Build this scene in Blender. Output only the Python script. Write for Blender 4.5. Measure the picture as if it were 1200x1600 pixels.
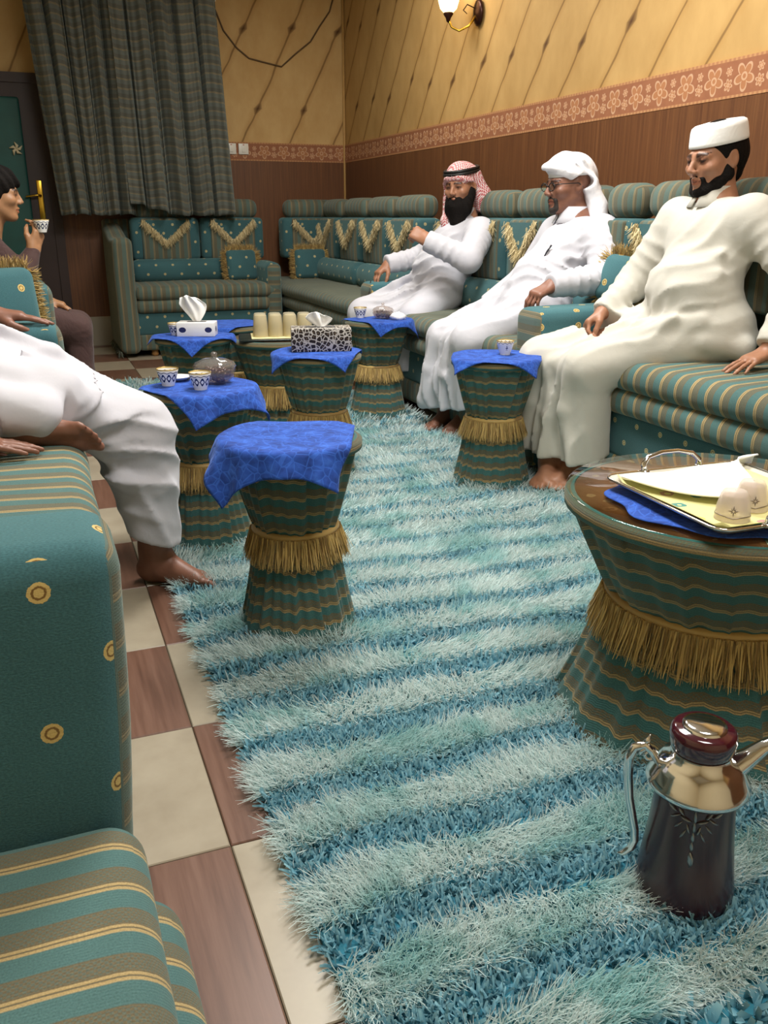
import bpy, bmesh, math, random
import numpy as np
from mathutils import Vector, Matrix, noise as mnoise

SC = bpy.context.scene
for _o in list(bpy.data.objects):
    bpy.data.objects.remove(_o, do_unlink=True)
COL = SC.collection
PI = math.pi
random.seed(7)
RNG = np.random.default_rng(7)

# ------------------------------------------------------------------ camera, light, exposure
CAM_PITCH, CAM_YAW, CAM_H = 18.892, 21.394, 1.04
cam_data = bpy.data.cameras.new('camera')
cam_data.sensor_fit = 'VERTICAL'
cam_data.sensor_height = 36.0
cam_data.lens = 36.0 * 1350.0 / 1600.0
cam_data.clip_start = 0.03
camera = bpy.data.objects.new('camera', cam_data)
COL.objects.link(camera)
camera.location = (0.0, 0.0, CAM_H)
camera.rotation_euler = (math.radians(90 - CAM_PITCH), 0, math.radians(-CAM_YAW))
SC.camera = camera
SC.view_settings.view_transform = 'Standard'
SC.view_settings.look = 'None'
SC.view_settings.gamma = 1.0
SC.view_settings.use_curve_mapping = False
SC.view_settings.exposure = 0.0
SC.cycles.use_denoising = True
SC.cycles.max_bounces = 7

world = bpy.data.worlds.new('world')
SC.world = world
world.use_nodes = True
world.node_tree.nodes['Background'].inputs[0].default_value = (0.8, 0.85, 0.9, 1)
world.node_tree.nodes['Background'].inputs[1].default_value = 0.05

# ceiling lamps: (x, y, size x, size y, watts)   the fixtures are built with the ceiling below
CEIL_Z = 3.0
LAMPS = [(1.25, 3.0, 0.9, 0.9, 100.0), (0.95, 0.7, 0.8, 0.8, 58.0), (1.75, 5.3, 0.7, 0.7, 32.0)]
LAMP_COLOR = (1.0, 0.975, 0.93)
for i, (lx, ly, sx, sy, wt) in enumerate(LAMPS):
    ld = bpy.data.lights.new('ceiling_lamp_light', 'AREA')
    ld.shape = 'RECTANGLE'
    ld.size, ld.size_y = sx, sy
    ld.energy = wt
    ld.color = LAMP_COLOR
    lo = bpy.data.objects.new('ceiling_lamp_light', ld)
    COL.objects.link(lo)
    lo.location = (lx, ly, CEIL_Z - 0.075)

# ------------------------------------------------------------------ small helpers
def lin(c):
    if isinstance(c, str):
        c = c.lstrip('#')
        c = tuple(int(c[i:i + 2], 16) / 255 for i in (0, 2, 4))
    else:
        c = tuple(x / 255 for x in c)
    return tuple((x / 12.92) if x <= 0.04045 else ((x + 0.055) / 1.055) ** 2.4 for x in c) + (1.0,)


class NT:
    """tiny node-tree writer for one Principled material"""
    def __init__(s, name, rough=0.6, metal=0.0, spec=0.5, **kw):
        s.mat = bpy.data.materials.new(name)
        s.mat.use_nodes = True
        s.t = s.mat.node_tree
        s.t.nodes.clear()
        s.out = s.t.nodes.new('ShaderNodeOutputMaterial')
        s.b = s.t.nodes.new('ShaderNodeBsdfPrincipled')
        s.t.links.new(s.b.outputs[0], s.out.inputs[0])
        s.set('Roughness', rough); s.set('Metallic', metal); s.set('Specular IOR Level', spec)
        for k, v in kw.items():
            s.set(k.replace('_', ' '), v)

    def put(s, sock, v):
        if isinstance(v, bpy.types.NodeSocket):
            s.t.links.new(v, sock)
        elif isinstance(v, str):
            sock.default_value = lin(v)
        else:
            sock.default_value = v

    def set(s, name, v):
        s.put(s.b.inputs[name], v)

    def color(s, v):
        s.put(s.b.inputs['Base Color'], v)

    def node(s, typ, ins=None, **props):
        n = s.t.nodes.new(typ)
        for k, v in props.items():
            setattr(n, k, v)
        for k, v in (ins or {}).items():
            s.put(n.inputs[k], v)
        return n

    def m(s, op, a, b=0.0, c=0.0, clamp=False):
        n = s.node('ShaderNodeMath', {0: a, 1: b, 2: c}, operation=op, use_clamp=clamp)
        return n.outputs[0]

    def mix(s, f, a, b, blend='MIX'):
        n = s.node('ShaderNodeMix', data_type='RGBA', blend_type=blend)
        s.put(n.inputs[0], f); s.put(n.inputs[6], a); s.put(n.inputs[7], b)
        return n.outputs[2]

    def ramp(s, f, stops, interp='LINEAR'):
        n = s.node('ShaderNodeValToRGB', {0: f})
        r = n.color_ramp
        r.interpolation = interp
        while len(r.elements) < len(stops):
            r.elements.new(0.5)
        for e, (p, c) in zip(r.elements, stops):
            e.position = p
            e.color = lin(c) if isinstance(c, (str, tuple)) and not isinstance(c, float) else (c, c, c, 1)
        return n.outputs[0]

    def uv(s):
        n = s.node('ShaderNodeUVMap')
        x = s.node('ShaderNodeSeparateXYZ', {0: n.outputs[0]})
        return n.outputs[0], x.outputs[0], x.outputs[1]

    def pos(s, kind='Position'):
        if kind == 'Position':
            n = s.node('ShaderNodeNewGeometry').outputs[0]
        else:
            n = s.node('ShaderNodeTexCoord').outputs[kind]
        x = s.node('ShaderNodeSeparateXYZ', {0: n})
        return n, x.outputs[0], x.outputs[1], x.outputs[2]

    def vec(s, x, y, z=0.0):
        return s.node('ShaderNodeCombineXYZ', {0: x, 1: y, 2: z}).outputs[0]

    def scale(s, v, k):
        n = s.node('ShaderNodeVectorMath', {0: v}, operation='MULTIPLY')
        n.inputs[1].default_value = k if isinstance(k, tuple) else (k, k, k)
        return n.outputs[0]

    def noise(s, v, scale=5.0, detail=2.0, rough=0.5, dist=0.0):
        n = s.node('ShaderNodeTexNoise', {'Vector': v, 'Scale': scale, 'Detail': detail, 'Roughness': rough, 'Distortion': dist})
        return n.outputs[0]

    def bump(s, h, strength=0.3, dist=0.01):
        n = s.node('ShaderNodeBump', {'Height': h, 'Strength': strength, 'Distance': dist})
        s.put(s.b.inputs['Normal'], n.outputs[0])

    def sheen(s, w, r=0.5, tint='ffffff'):
        s.set('Sheen Weight', w); s.set('Sheen Roughness', r); s.set('Sheen Tint', tint)


def plain(name, c, rough=0.6, metal=0.0, spec=0.5, noise=0.06, nscale=30.0, bump=0.0, **kw):
    """one colour with a little procedural unevenness"""
    n = NT(name, rough, metal, spec, **kw)
    p = n.pos('Object')[0]
    f = n.noise(p, nscale, 3.0)
    d = tuple(max(0.0, x * (1 - noise * 2)) for x in lin(c)[:3]) + (1,)
    u = tuple(min(1.0, x * (1 + noise * 2)) for x in lin(c)[:3]) + (1,)
    n.color(n.mix(f, d, u))
    if bump:
        n.bump(f, bump, 0.004)
    return n.mat


# ------------------------------------------------------------------ meshes and objects
def tag(o, label=None, cat=None, group=None, kind=None):
    if label: o['label'] = label
    if cat: o['category'] = cat
    if group: o['group'] = group
    if kind: o['kind'] = kind
    return o


def empty(name, loc=(0, 0, 0), rz=0.0, label=None, cat=None, group=None, kind=None):
    o = bpy.data.objects.new(name, None)
    o.empty_display_size = 0.1
    COL.objects.link(o)
    o.location = loc
    o.rotation_euler = (0, 0, rz)
    return tag(o, label, cat, group, kind)


def link(name, me, mat=None, parent=None, loc=None, rot=None):
    o = bpy.data.objects.new(name, me)
    COL.objects.link(o)
    if mat is not None and len(me.materials) == 0:
        for mm in (mat if isinstance(mat, (list, tuple)) else [mat]):
            me.materials.append(mm)
    if parent is not None:
        o.parent = parent
    if loc is not None:
        o.location = loc
    if rot is not None:
        o.rotation_euler = rot
    return o


class MB:
    """mesh builder: verts, faces, per-face material index, per-loop uv"""
    def __init__(s):
        s.v, s.f, s.mi, s.uvs = [], [], [], []

    def add(s, vs, fs, mi=0, uv=None, M=None):
        o = len(s.v)
        for p in vs:
            p = Vector(p)
            s.v.append(tuple(M @ p) if M is not None else tuple(p))
        for f in fs:
            s.f.append(tuple(i + o for i in f))
            s.mi.append(mi)
            s.uvs.append([uv[i] for i in f] if uv is not None else None)
        return s

    def box(s, lo, hi, mi=0, M=None):
        x0, y0, z0 = lo; x1, y1, z1 = hi
        vs = [(x0, y0, z0), (x1, y0, z0), (x1, y1, z0), (x0, y1, z0), (x0, y0, z1), (x1, y0, z1), (x1, y1, z1), (x0, y1, z1)]
        return s.add(vs, [(0, 3, 2, 1), (4, 5, 6, 7), (0, 1, 5, 4), (1, 2, 6, 5), (2, 3, 7, 6), (3, 0, 4, 7)], mi, None, M)

    def tube(s, pts, r, n=8, mi=0, cap=True, M=None, flat=1.0):
        pts = [Vector(p) for p in pts]
        rs = r if isinstance(r, (list, tuple)) else [r] * len(pts)
        vs, fs, uv = [], [], []
        up = Vector((0, 0, 1))
        prev = None
        L = 0.0
        for i, p in enumerate(pts):
            d = (pts[min(i + 1, len(pts) - 1)] - pts[max(i - 1, 0)]).normalized()
            if prev is None:
                a = d.cross(up if abs(d.z) < 0.95 else Vector((1, 0, 0))).normalized()
            else:
                a = (prev - d * prev.dot(d)).normalized()
            prev = a
            b = d.cross(a)
            if i: L += (p - pts[i - 1]).length
            for k in range(n):
                t = 2 * PI * k / n
                vs.append(p + a * (math.cos(t) * rs[i]) + b * (math.sin(t) * rs[i] * flat))
                uv.append((k / n, L))
        for i in range(len(pts) - 1):
            for k in range(n):
                k2 = (k + 1) % n
                fs.append((i * n + k, i * n + k2, (i + 1) * n + k2, (i + 1) * n + k))
        if cap:
            fs.append(tuple(range(n))[::-1])
            fs.append(tuple((len(pts) - 1) * n + k for k in range(n)))
        return s.add(vs, fs, mi, uv, M)

    def lathe(s, prof, n=32, mi=0, M=None, close=False):
        """profile list of (r, z)"""
        vs, fs, uv = [], [], []
        L = 0.0
        for i, (r, z) in enumerate(prof):
            if i: L += math.hypot(r - prof[i - 1][0], z - prof[i - 1][1])
            for k in range(n):
                t = 2 * PI * k / n
                vs.append((r * math.cos(t), r * math.sin(t), z))
                uv.append((k / n * 2 * PI * max(r, 0.02), L))
        for i in range(len(prof) - 1):
            for k in range(n):
                k2 = (k + 1) % n
                fs.append((i * n + k, i * n + k2, (i + 1) * n + k2, (i + 1) * n + k))
        if prof[0][0] > 1e-5 and close: fs.append(tuple(range(n))[::-1])
        if prof[-1][0] > 1e-5 and close: fs.append(tuple((len(prof) - 1) * n + k for k in range(n)))
        return s.add(vs, fs, mi, uv, M)

    def mesh(s, name, smooth=True, angle=None):
        me = bpy.data.meshes.new(name)
        me.from_pydata(s.v, [], s.f)
        me.polygons.foreach_set('material_index', s.mi)
        if any(u is not None for u in s.uvs):
            l = me.uv_layers.new(name='UVMap')
            k = 0
            for f, u in zip(s.f, s.uvs):
                for j in range(len(f)):
                    if u is not None: l.data[k].uv = u[j]
                    k += 1
        me.polygons.foreach_set('use_smooth', [smooth] * len(s.f))
        me.update()
        if angle is not None:
            sharp(me, angle)
        return me

    def build(s, name, mat, parent=None, smooth=True, angle=None, loc=None, rot=None):
        return link(name, s.mesh(name, smooth, angle), mat, parent, loc, rot)


def sharp(me, deg):
    me.set_sharp_from_angle(angle=math.radians(deg))


def np_mesh(name, V, Fq, uv=None, smooth=True, mi=None):
    """fast mesh from numpy arrays: V (n,3); Fq list of (m,k) int arrays (k = 3 or 4); uv per vertex (n,2)"""
    me = bpy.data.meshes.new(name)
    V = np.asarray(V, np.float32)
    Fs = Fq if isinstance(Fq, (list, tuple)) else [Fq]
    loops = np.concatenate([f.ravel() for f in Fs]).astype(np.int32)
    tot = np.concatenate([np.full(len(f), f.shape[1], np.int32) for f in Fs])
    st = np.concatenate([[0], np.cumsum(tot)[:-1]]).astype(np.int32)
    me.vertices.add(len(V)); me.vertices.foreach_set('co', V.ravel())
    me.loops.add(len(loops)); me.loops.foreach_set('vertex_index', loops)
    me.polygons.add(len(tot)); me.polygons.foreach_set('loop_start', st)
    try:
        me.polygons.foreach_set('loop_total', tot)
    except Exception:
        pass
    if uv is not None:
        l = me.uv_layers.new(name='UVMap')
        l.data.foreach_set('uv', np.asarray(uv, np.float32)[loops].ravel())
    me.polygons.foreach_set('use_smooth', np.full(len(tot), smooth, bool))
    if mi is not None:
        me.polygons.foreach_set('material_index', np.asarray(mi, np.int32))
    me.update(calc_edges=True)
    me.validate()
    return me


def rbox(sx, sy, sz, r=0.03, n=4, puff=(0, 0, 0), axis=1, wob=0.0, seed=0, dens=0.08):
    """rounded cushion centred on x, y with its bottom at z = 0; uv in metres, uv.y runs along `axis`"""
    h = (sx / 2, sy / 2, sz / 2)
    r = min(r, min(h) * 0.98)

    def steps(H):
        a = [-H + r * (1 - math.cos(PI / 2 * k / n)) for k in range(n)] + [-H + r]
        m = max(1, int(round((2 * H - 2 * r) / dens)))
        b = [(-H + r) + (2 * H - 2 * r) * k / m for k in range(1, m)]
        return a + b + [-x for x in reversed(a)]
    st = [steps(x) for x in h]
    idx, V, F, L = {}, [], [], []

    def vert(p):
        k = tuple(round(c, 5) for c in p)
        if k not in idx:
            q = [max(-(h[i] - r), min(h[i] - r, p[i])) for i in range(3)]
            d = Vector([p[i] - q[i] for i in range(3)])
            if d.length > 1e-9: d.normalize()
            o = [q[i] + d[i] * r for i in range(3)]
            nx, ny, nz = [o[i] / h[i] for i in range(3)]
            w = (max(0, 1 - nx * nx), max(0, 1 - ny * ny), max(0, 1 - nz * nz))
            bx = puff[0] * w[1] * w[2] * (1 if nx > 0 else -1) * abs(nx)
            by = puff[1] * w[0] * w[2] * (1 if ny > 0 else -1) * abs(ny)
            bz = puff[2] * w[0] * w[1] * (1 if nz > 0 else -1) * abs(nz)
            o = Vector((o[0] + bx, o[1] + by, o[2] + bz + h[2]))
            if wob:
                o += wob * mnoise.noise_vector(o * 4.0 + Vector((seed * 3.1, seed * 1.7, 0)))
            idx[k] = len(V)
            V.append(o)
        return idx[k]
    for ax in range(3):
        a, b = [(1, 2), (2, 0), (0, 1)][ax]
        for sgn in (-1, 1):
            for i in range(len(st[a]) - 1):
                for j in range(len(st[b]) - 1):
                    q = []
                    for (ii, jj) in ((i, j), (i + 1, j), (i + 1, j + 1), (i, j + 1)):
                        p = [0, 0, 0]; p[ax] = sgn * h[ax]; p[a] = st[a][ii]; p[b] = st[b][jj]
                        q.append(tuple(p))
                    if sgn < 0: q = q[::-1]
                    F.append([vert(p) for p in q])
                    uvs = []
                    for p in q:
                        if ax == axis:
                            uvs.append((p[(axis + 2) % 3], p[(axis + 1) % 3]))
                        else:
                            o = 3 - ax - axis
                            uvs.append((p[o] + (0.37 if ax == 2 else 0.0), p[axis]))
                    L.append(uvs)
    mb = MB()
    mb.v = [tuple(v) for v in V]; mb.f = [tuple(f) for f in F]; mb.mi = [0] * len(F); mb.uvs = L
    return mb


def blades(name, roots, dirs, lens, width, bend=0.3, seg=2, seed=1, taper=0.75):
    """many thin tapered ribbons as one mesh; roots, dirs (n,3); uv.y runs 0..1 root to tip, uv.x random per blade"""
    rg = np.random.default_rng(seed)
    roots = np.asarray(roots, float); dirs = np.asarray(dirs, float)
    n = len(roots)
    dirs = dirs / np.linalg.norm(dirs, axis=1)[:, None]
    side = rg.normal(size=(n, 3)); side -= dirs * (side * dirs).sum(1)[:, None]
    side /= np.linalg.norm(side, axis=1)[:, None]
    bd = np.cross(side, dirs)
    lens = np.broadcast_to(np.asarray(lens, float), (n,))
    width = np.broadcast_to(np.asarray(width, float), (n,))
    V, U = [], []
    rnd = rg.random(n)
    for k in range(seg + 1):
        t = k / seg
        c = roots + dirs * (lens * t)[:, None] + bd * (bend * lens * t * t)[:, None]
        w = width * (1 - taper * t ** 2)
        V += [c - side * (w / 2)[:, None], c + side * (w / 2)[:, None]]
        U += [np.stack([rnd, np.full(n, t)], 1)] * 2
    V = np.stack(V, 1).reshape(-1, 3); U = np.stack(U, 1).reshape(-1, 2)
    base = (np.arange(n) * (2 * (seg + 1)))[:, None]
    F = np.concatenate([base + np.array([[2 * k, 2 * k + 1, 2 * k + 3, 2 * k + 2]]) for k in range(seg)], 0)
    return V, F, U


def text_mesh(body, size, depth=0.0):
    c = bpy.data.curves.new('t', 'FONT')
    c.body = body; c.size = size; c.align_x = 'CENTER'; c.align_y = 'CENTER'; c.extrude = depth
    o = bpy.data.objects.new('t', c)
    COL.objects.link(o)
    dg = bpy.context.evaluated_depsgraph_get()
    me = bpy.data.meshes.new_from_object(o.evaluated_get(dg))
    bpy.data.objects.remove(o)
    return me


def grid_mesh(fn, nu, nv, uvfn=None, thick=0.0):
    """grid surface from fn(i/nu, j/nv) -> (x,y,z)"""
    V, U = [], []
    for j in range(nv + 1):
        for i in range(nu + 1):
            V.append(fn(i / nu, j / nv))
            U.append(uvfn(i / nu, j / nv) if uvfn else (i / nu, j / nv))
    F = []
    for j in range(nv):
        for i in range(nu):
            a = j * (nu + 1) + i
            F.append((a, a + 1, a + nu + 2, a + nu + 1))
    mb = MB()
    mb.add(V, F, 0, U)
    return mb


def solidify(o, t, offset=-1.0):
    m = o.modifiers.new('thickness', 'SOLIDIFY')
    m.thickness = t
    m.offset = offset
    return o
# ------------------------------------------------------------------ fabrics
def stripe_mat(name, period=0.068, teal='3f7a78', brown='6b6247', tan='a89467', bright=1.0, sh=0.0):
    n = NT(name, 0.9, spec=0.2)
    uvv, u, v = n.uv()
    wob = n.m('MULTIPLY', n.noise(uvv, 9.0, 2.0), 0.006)
    t = n.m('FRACT', n.m('ADD', n.m('DIVIDE', n.m('ADD', v, wob), period), sh))
    base = n.ramp(t, [(0.0, teal), (0.40, teal), (0.43, tan), (0.475, tan), (0.49, brown), (0.51, brown), (0.525, tan), (0.57, tan), (0.59, brown), (0.95, brown), (0.98, teal)])
    # woven dashes inside the brown band
    ck = n.node('ShaderNodeTexChecker', {'Vector': n.vec(u, v), 'Scale': 260.0})
    inb = n.m('MULTIPLY', n.m('GREATER_THAN', t, 0.62), n.m('LESS_THAN', t, 0.93))
    dsh = n.m('MULTIPLY', inb, n.m('MULTIPLY', ck.outputs[1], 0.40))
    c = n.mix(dsh, base, teal)
    w = n.noise(n.scale(uvv, (420.0, 420.0, 1.0)), 1.0, 2.0)
    big = n.noise(uvv, 3.0, 3.0)
    c = n.mix(0.55, c, n.ramp(w, [(0.25, (150, 150, 150)), (0.75, (255, 255, 255))]), 'MULTIPLY')
    c = n.mix(0.30, c, n.ramp(big, [(0.3, (140, 140, 140)), (0.7, (255, 255, 255))]), 'MULTIPLY')
    n.color(c)
    n.sheen(0.25, 0.5, 'c8d8d0')
    rib = n.m('SINE', n.m('MULTIPLY', v, 1400.0))
    n.bump(n.m('ADD', w, n.m('MULTIPLY', rib, 0.25)), 0.25, 0.003)
    return n.mat


def dot_mat(name, teal='2f7f80', cell=0.13, rad=0.0165, tan='c9b070', row=0.75, off=0.0):
    n = NT(name, 0.92, spec=0.2)
    uvv, u, v = n.uv()
    a = n.m('ADD', n.m('DIVIDE', u, cell), off)
    b = n.m('DIVIDE', v, cell * row)
    r = n.m('FLOOR', b)
    a2 = n.m('ADD', a, n.m('MULTIPLY', n.m('FLOORED_MODULO', r, 2.0), 0.5))
    du = n.m('MULTIPLY', n.m('SUBTRACT', n.m('FRACT', a2), 0.5), cell)
    dv = n.m('MULTIPLY', n.m('SUBTRACT', n.m('FRACT', b), 0.5), cell * row)
    d = n.m('POWER', n.m('ADD', n.m('MULTIPLY', du, du), n.m('MULTIPLY', dv, dv)), 0.5)
    d = n.m('ADD', d, n.m('MULTIPLY', n.m('SUBTRACT', n.noise(uvv, 320.0, 1.0), 0.5), 0.003))
    q = n.m('DIVIDE', d, rad, clamp=True)
    w = n.noise(n.scale(uvv, (420.0, 240.0, 1.0)), 1.0, 2.0)
    big = n.noise(uvv, 3.0, 3.0)
    cloth = n.mix(0.55, teal, n.ramp(w, [(0.25, (140, 140, 140)), (0.75, (255, 255, 255))]), 'MULTIPLY')
    cloth = n.mix(0.35, cloth, n.ramp(big, [(0.3, (130, 130, 130)), (0.7, (255, 255, 255))]), 'MULTIPLY')
    dots = n.ramp(q, [(0.0, tan), (0.40, tan), (0.46, (125, 95, 50)), (0.60, (120, 90, 48)), (0.68, tan), (0.95, tan), (1.0, tan)])
    n.color(n.mix(n.m('LESS_THAN', q, 0.97), cloth, dots))
    n.sheen(0.3, 0.5, 'b8e0dc')
    n.bump(w, 0.2, 0.003)
    return n.mat


M = {}
M['stripe'] = stripe_mat('striped upholstery', 0.068, '63766e', '6f6853', '968a6c')
M['stripe_big'] = stripe_mat('striped upholstery wide', 0.072, '577d7c', '776d55', 'c2aa78')
M['stripe_table'] = stripe_mat('striped table skirt', 0.052, '2f6b6c', '5a4f35', '917c4e')
M['curtain'] = stripe_mat('striped curtain', 0.066, '6a706a', '626158', '8f8369')
M['dot'] = dot_mat('dotted upholstery', '4a7880', 0.195, 0.0145, 'c9b070', 0.44, 0.15)
M['dot_small'] = dot_mat('dotted upholstery small', '466f75', 0.15, 0.0105, 'bdb68c', 0.44, 0.15)


def fringe_mat(name, dark, lightc, rough=0.6):
    n = NT(name, rough, spec=0.35)
    uvv, u, v = n.uv()
    c = n.ramp(u, [(0.0, dark), (0.75, lightc), (1.0, lightc)])
    n.color(c)
    n.sheen(0.2)
    return n.mat


M['gold_fringe'] = fringe_mat('gold fringe', '86693a', 'c4a766', 0.5)
M['cream_fringe'] = fringe_mat('cream fringe', 'b3a071', 'd8c89c', 0.8)
M['wood_foot'] = plain('turned wood foot', '9a7040', 0.4)
M['ceiling'] = plain('ceiling paint', 'e8e5de', 0.9, noise=0.02)
M['plaster'] = plain('plain plaster', 'd6c6a0', 0.85, noise=0.04, nscale=6)


def wallpaper(axis, sgn, slope, period, off, base, hi):
    """cream wall print of slanting brown drip lines with knots; s runs along the wall"""
    n = NT('wallpaper with slanting lines', 0.75, spec=0.3)
    p, x, y, z = n.pos()
    s0 = x if axis == 0 else y
    warp = n.m('MULTIPLY', n.m('SUBTRACT', n.noise(p, 3.0, 2.0), 0.5), 0.06)
    s = n.m('ADD', n.m('ADD', s0, n.m('MULTIPLY', z, -slope * sgn)), warp)
    q = n.m('ADD', n.m('DIVIDE', s, period), off)
    cell = n.m('FLOOR', q)
    f = n.m('ABSOLUTE', n.m('MULTIPLY', n.m('SUBTRACT', n.m('FRACT', q), 0.5), period))
    # knots: spindle swellings on each line, at a height that differs from line to line
    hsh = n.m('FRACT', n.m('MULTIPLY', n.m('SINE', n.m('MULTIPLY', cell, 12.9898)), 43.7))
    kz = n.m('FRACT', n.m('ADD', n.m('DIVIDE', z, 0.62), n.m('ADD', n.m('MULTIPLY', hsh, 0.22), 0.28)))
    kd = n.m('ABSOLUTE', n.m('SUBTRACT', kz, 0.5))
    knot = n.m('SUBTRACT', 1.0, n.m('DIVIDE', kd, 0.075), clamp=True)
    halfw = n.m('ADD', n.m('MULTIPLY', n.noise(p, 6.0), 0.010), n.m('ADD', 0.005, n.m('MULTIPLY', knot, 0.026)))
    line = n.m('SUBTRACT', 1.0, n.m('DIVIDE', f, halfw), clamp=True)
    line = n.m('MULTIPLY', n.m('POWER', line, 0.5), n.m('ADD', 0.62, n.m('MULTIPLY', knot, 0.38)))
    soft = n.m('SUBTRACT', 1.0, n.m('DIVIDE', f, 0.05), clamp=True)
    mott = n.noise(n.scale(p, (1.0, 1.0, 0.6)), 5.0, 4.0, 0.6)
    c = n.ramp(mott, [(0.3, base), (0.7, hi)])
    c = n.mix(n.m('MULTIPLY', soft, 0.36), c, '9a6f32')
    c = n.mix(line, c, '4a2c12')
    n.color(c)
    n.bump(n.noise(p, 40.0, 3.0), 0.08, 0.004)
    return n.mat


M['paper_back'] = wallpaper(0, 1.0, 0.52, 0.40, 0.18, 'b8945e', 'c8a873')
M['paper_right'] = wallpaper(1, -1.0, 0.82, 0.375, 0.35, 'a98650', 'ba975f')


def wood_panel(axis):
    n = NT('dark wood wainscot', 0.42, spec=0.4)
    p, x, y, z = n.pos()
    s = x if axis == 0 else y
    g = n.noise(n.vec(n.m('MULTIPLY', s, 60.0), n.m('MULTIPLY', z, 1.6), 0.0), 1.0, 4.0, 0.6)
    g2 = n.noise(n.vec(n.m('MULTIPLY', s, 9.0), n.m('MULTIPLY', z, 0.5), 3.0), 1.0, 2.0)
    c = n.ramp(g, [(0.3, '523220'), (0.55, '6b4529'), (0.75, '7e5534')])
    c = n.mix(n.m('MULTIPLY', g2, 0.6), c, '5c3a24')
    n.color(c)
    n.bump(g, 0.12, 0.003)
    return n.mat


M['wood_back'] = wood_panel(0)
M['wood_right'] = wood_panel(1)


def border_mat(axis, cell=0.17, z0=1.487, h=0.145):
    n = NT('flower border paper', 0.7, spec=0.3)
    p, x, y, z = n.pos()
    s = x if axis == 0 else y
    q = n.m('FRACT', n.m('DIVIDE', s, cell))
    cx = n.m('MULTIPLY', n.m('SUBTRACT', q, 0.5), cell / h)
    cz = n.m('SUBTRACT', n.m('DIVIDE', n.m('SUBTRACT', z, z0), h), 0.5)

    def flower(ax_, az_, R, petals, wdt, ph):
        r = n.m('POWER', n.m('ADD', n.m('MULTIPLY', ax_, ax_), n.m('MULTIPLY', az_, az_)), 0.5)
        th = n.m('ADD', n.m('ARCTAN2', az_, ax_), ph)
        pet = n.m('ABSOLUTE', n.m('COSINE', n.m('MULTIPLY', th, petals / 2)))
        rim = n.m('ADD', R * 0.45, n.m('MULTIPLY', pet, R * 0.55))
        o = n.m('LESS_THAN', n.m('ABSOLUTE', n.m('SUBTRACT', r, rim)), wdt)
        i = n.m('LESS_THAN', n.m('ABSOLUTE', n.m('SUBTRACT', r, R * 0.24)), wdt * 0.8)
        return n.m('MAXIMUM', o, i), n.m('LESS_THAN', r, rim)
    o1, in1 = flower(cx, cz, 0.36, 5.0, 0.032, 0.3)
    q2 = n.m('FRACT', n.m('ADD', n.m('DIVIDE', s, cell), 0.5))
    cx2 = n.m('MULTIPLY', n.m('SUBTRACT', q2, 0.5), cell / h)
    o2, in2 = flower(cx2, n.m('ADD', cz, 0.16), 0.15, 6.0, 0.024, 0.8)
    o3, in3 = flower(cx2, n.m('SUBTRACT', cz, 0.18), 0.11, 6.0, 0.020, 0.2)
    mark = n.m('MAXIMUM', o1, n.m('MAXIMUM', o2, o3))
    fill = n.m('MAXIMUM', in1, n.m('MAXIMUM', in2, in3))
    edge = n.m('GREATER_THAN', n.m('ABSOLUTE', cz), 0.43)
    dash = n.m('GREATER_THAN', n.m('SINE', n.m('MULTIPLY', s, 260.0)), 0.0)
    c = n.mix(n.noise(p, 25.0, 3.0), '85543a', '996546')
    c = n.mix(n.m('MULTIPLY', fill, 0.35), c, 'bb8455')
    c = n.mix(n.m('MULTIPLY', mark, 0.75), c, 'c4a080')
    c = n.mix(n.m('MULTIPLY', edge, n.m('ADD', 0.25, n.m('MULTIPLY', dash, 0.3))), c, 'c89a68')
    n.color(c)
    return n.mat


M['border_back'] = border_mat(0)
M['border_right'] = border_mat(1)


def tile_mat(kind):
    n = NT('floor tile ' + kind, 0.32, spec=0.45)
    p, x, y, z = n.pos()
    oi = n.node('ShaderNodeObjectInfo').outputs['Random']
    if kind == 'brown':
        g = n.noise(n.vec(n.m('MULTIPLY', x, 55.0), n.m('MULTIPLY', y, 3.0), n.m('MULTIPLY', oi, 9.0)), 1.0, 4.0, 0.6)
        c = n.ramp(g, [(0.25, '553a2e'), (0.5, '6b4c3d'), (0.8, '7b5b4b')])
    else:
        g = n.noise(n.vec(n.m('MULTIPLY', x, 9.0), n.m('MULTIPLY', y, 9.0), n.m('MULTIPLY', oi, 9.0)), 1.0, 4.0, 0.6)
        c = n.ramp(g, [(0.25, '948976'), (0.8, 'a89e8a')])
    n.color(c)
    n.set('Roughness', n.m('ADD', 0.28, n.m('MULTIPLY', g, 0.15)))
    return n.mat


M['tile_brown'] = tile_mat('brown')
M['tile_cream'] = tile_mat('cream')
M['grout'] = plain('grout', '7d705e', 0.9)

# ------------------------------------------------------------------ the room
XW, YW, XL, YF = 2.69, 7.8, -1.0, -1.5


def slab(name, lo, hi, mat, parent=None, kind='structure'):
    o = MB().box(lo, hi).build(name, mat, parent, smooth=False)
    if kind: o['kind'] = kind
    return o


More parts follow.
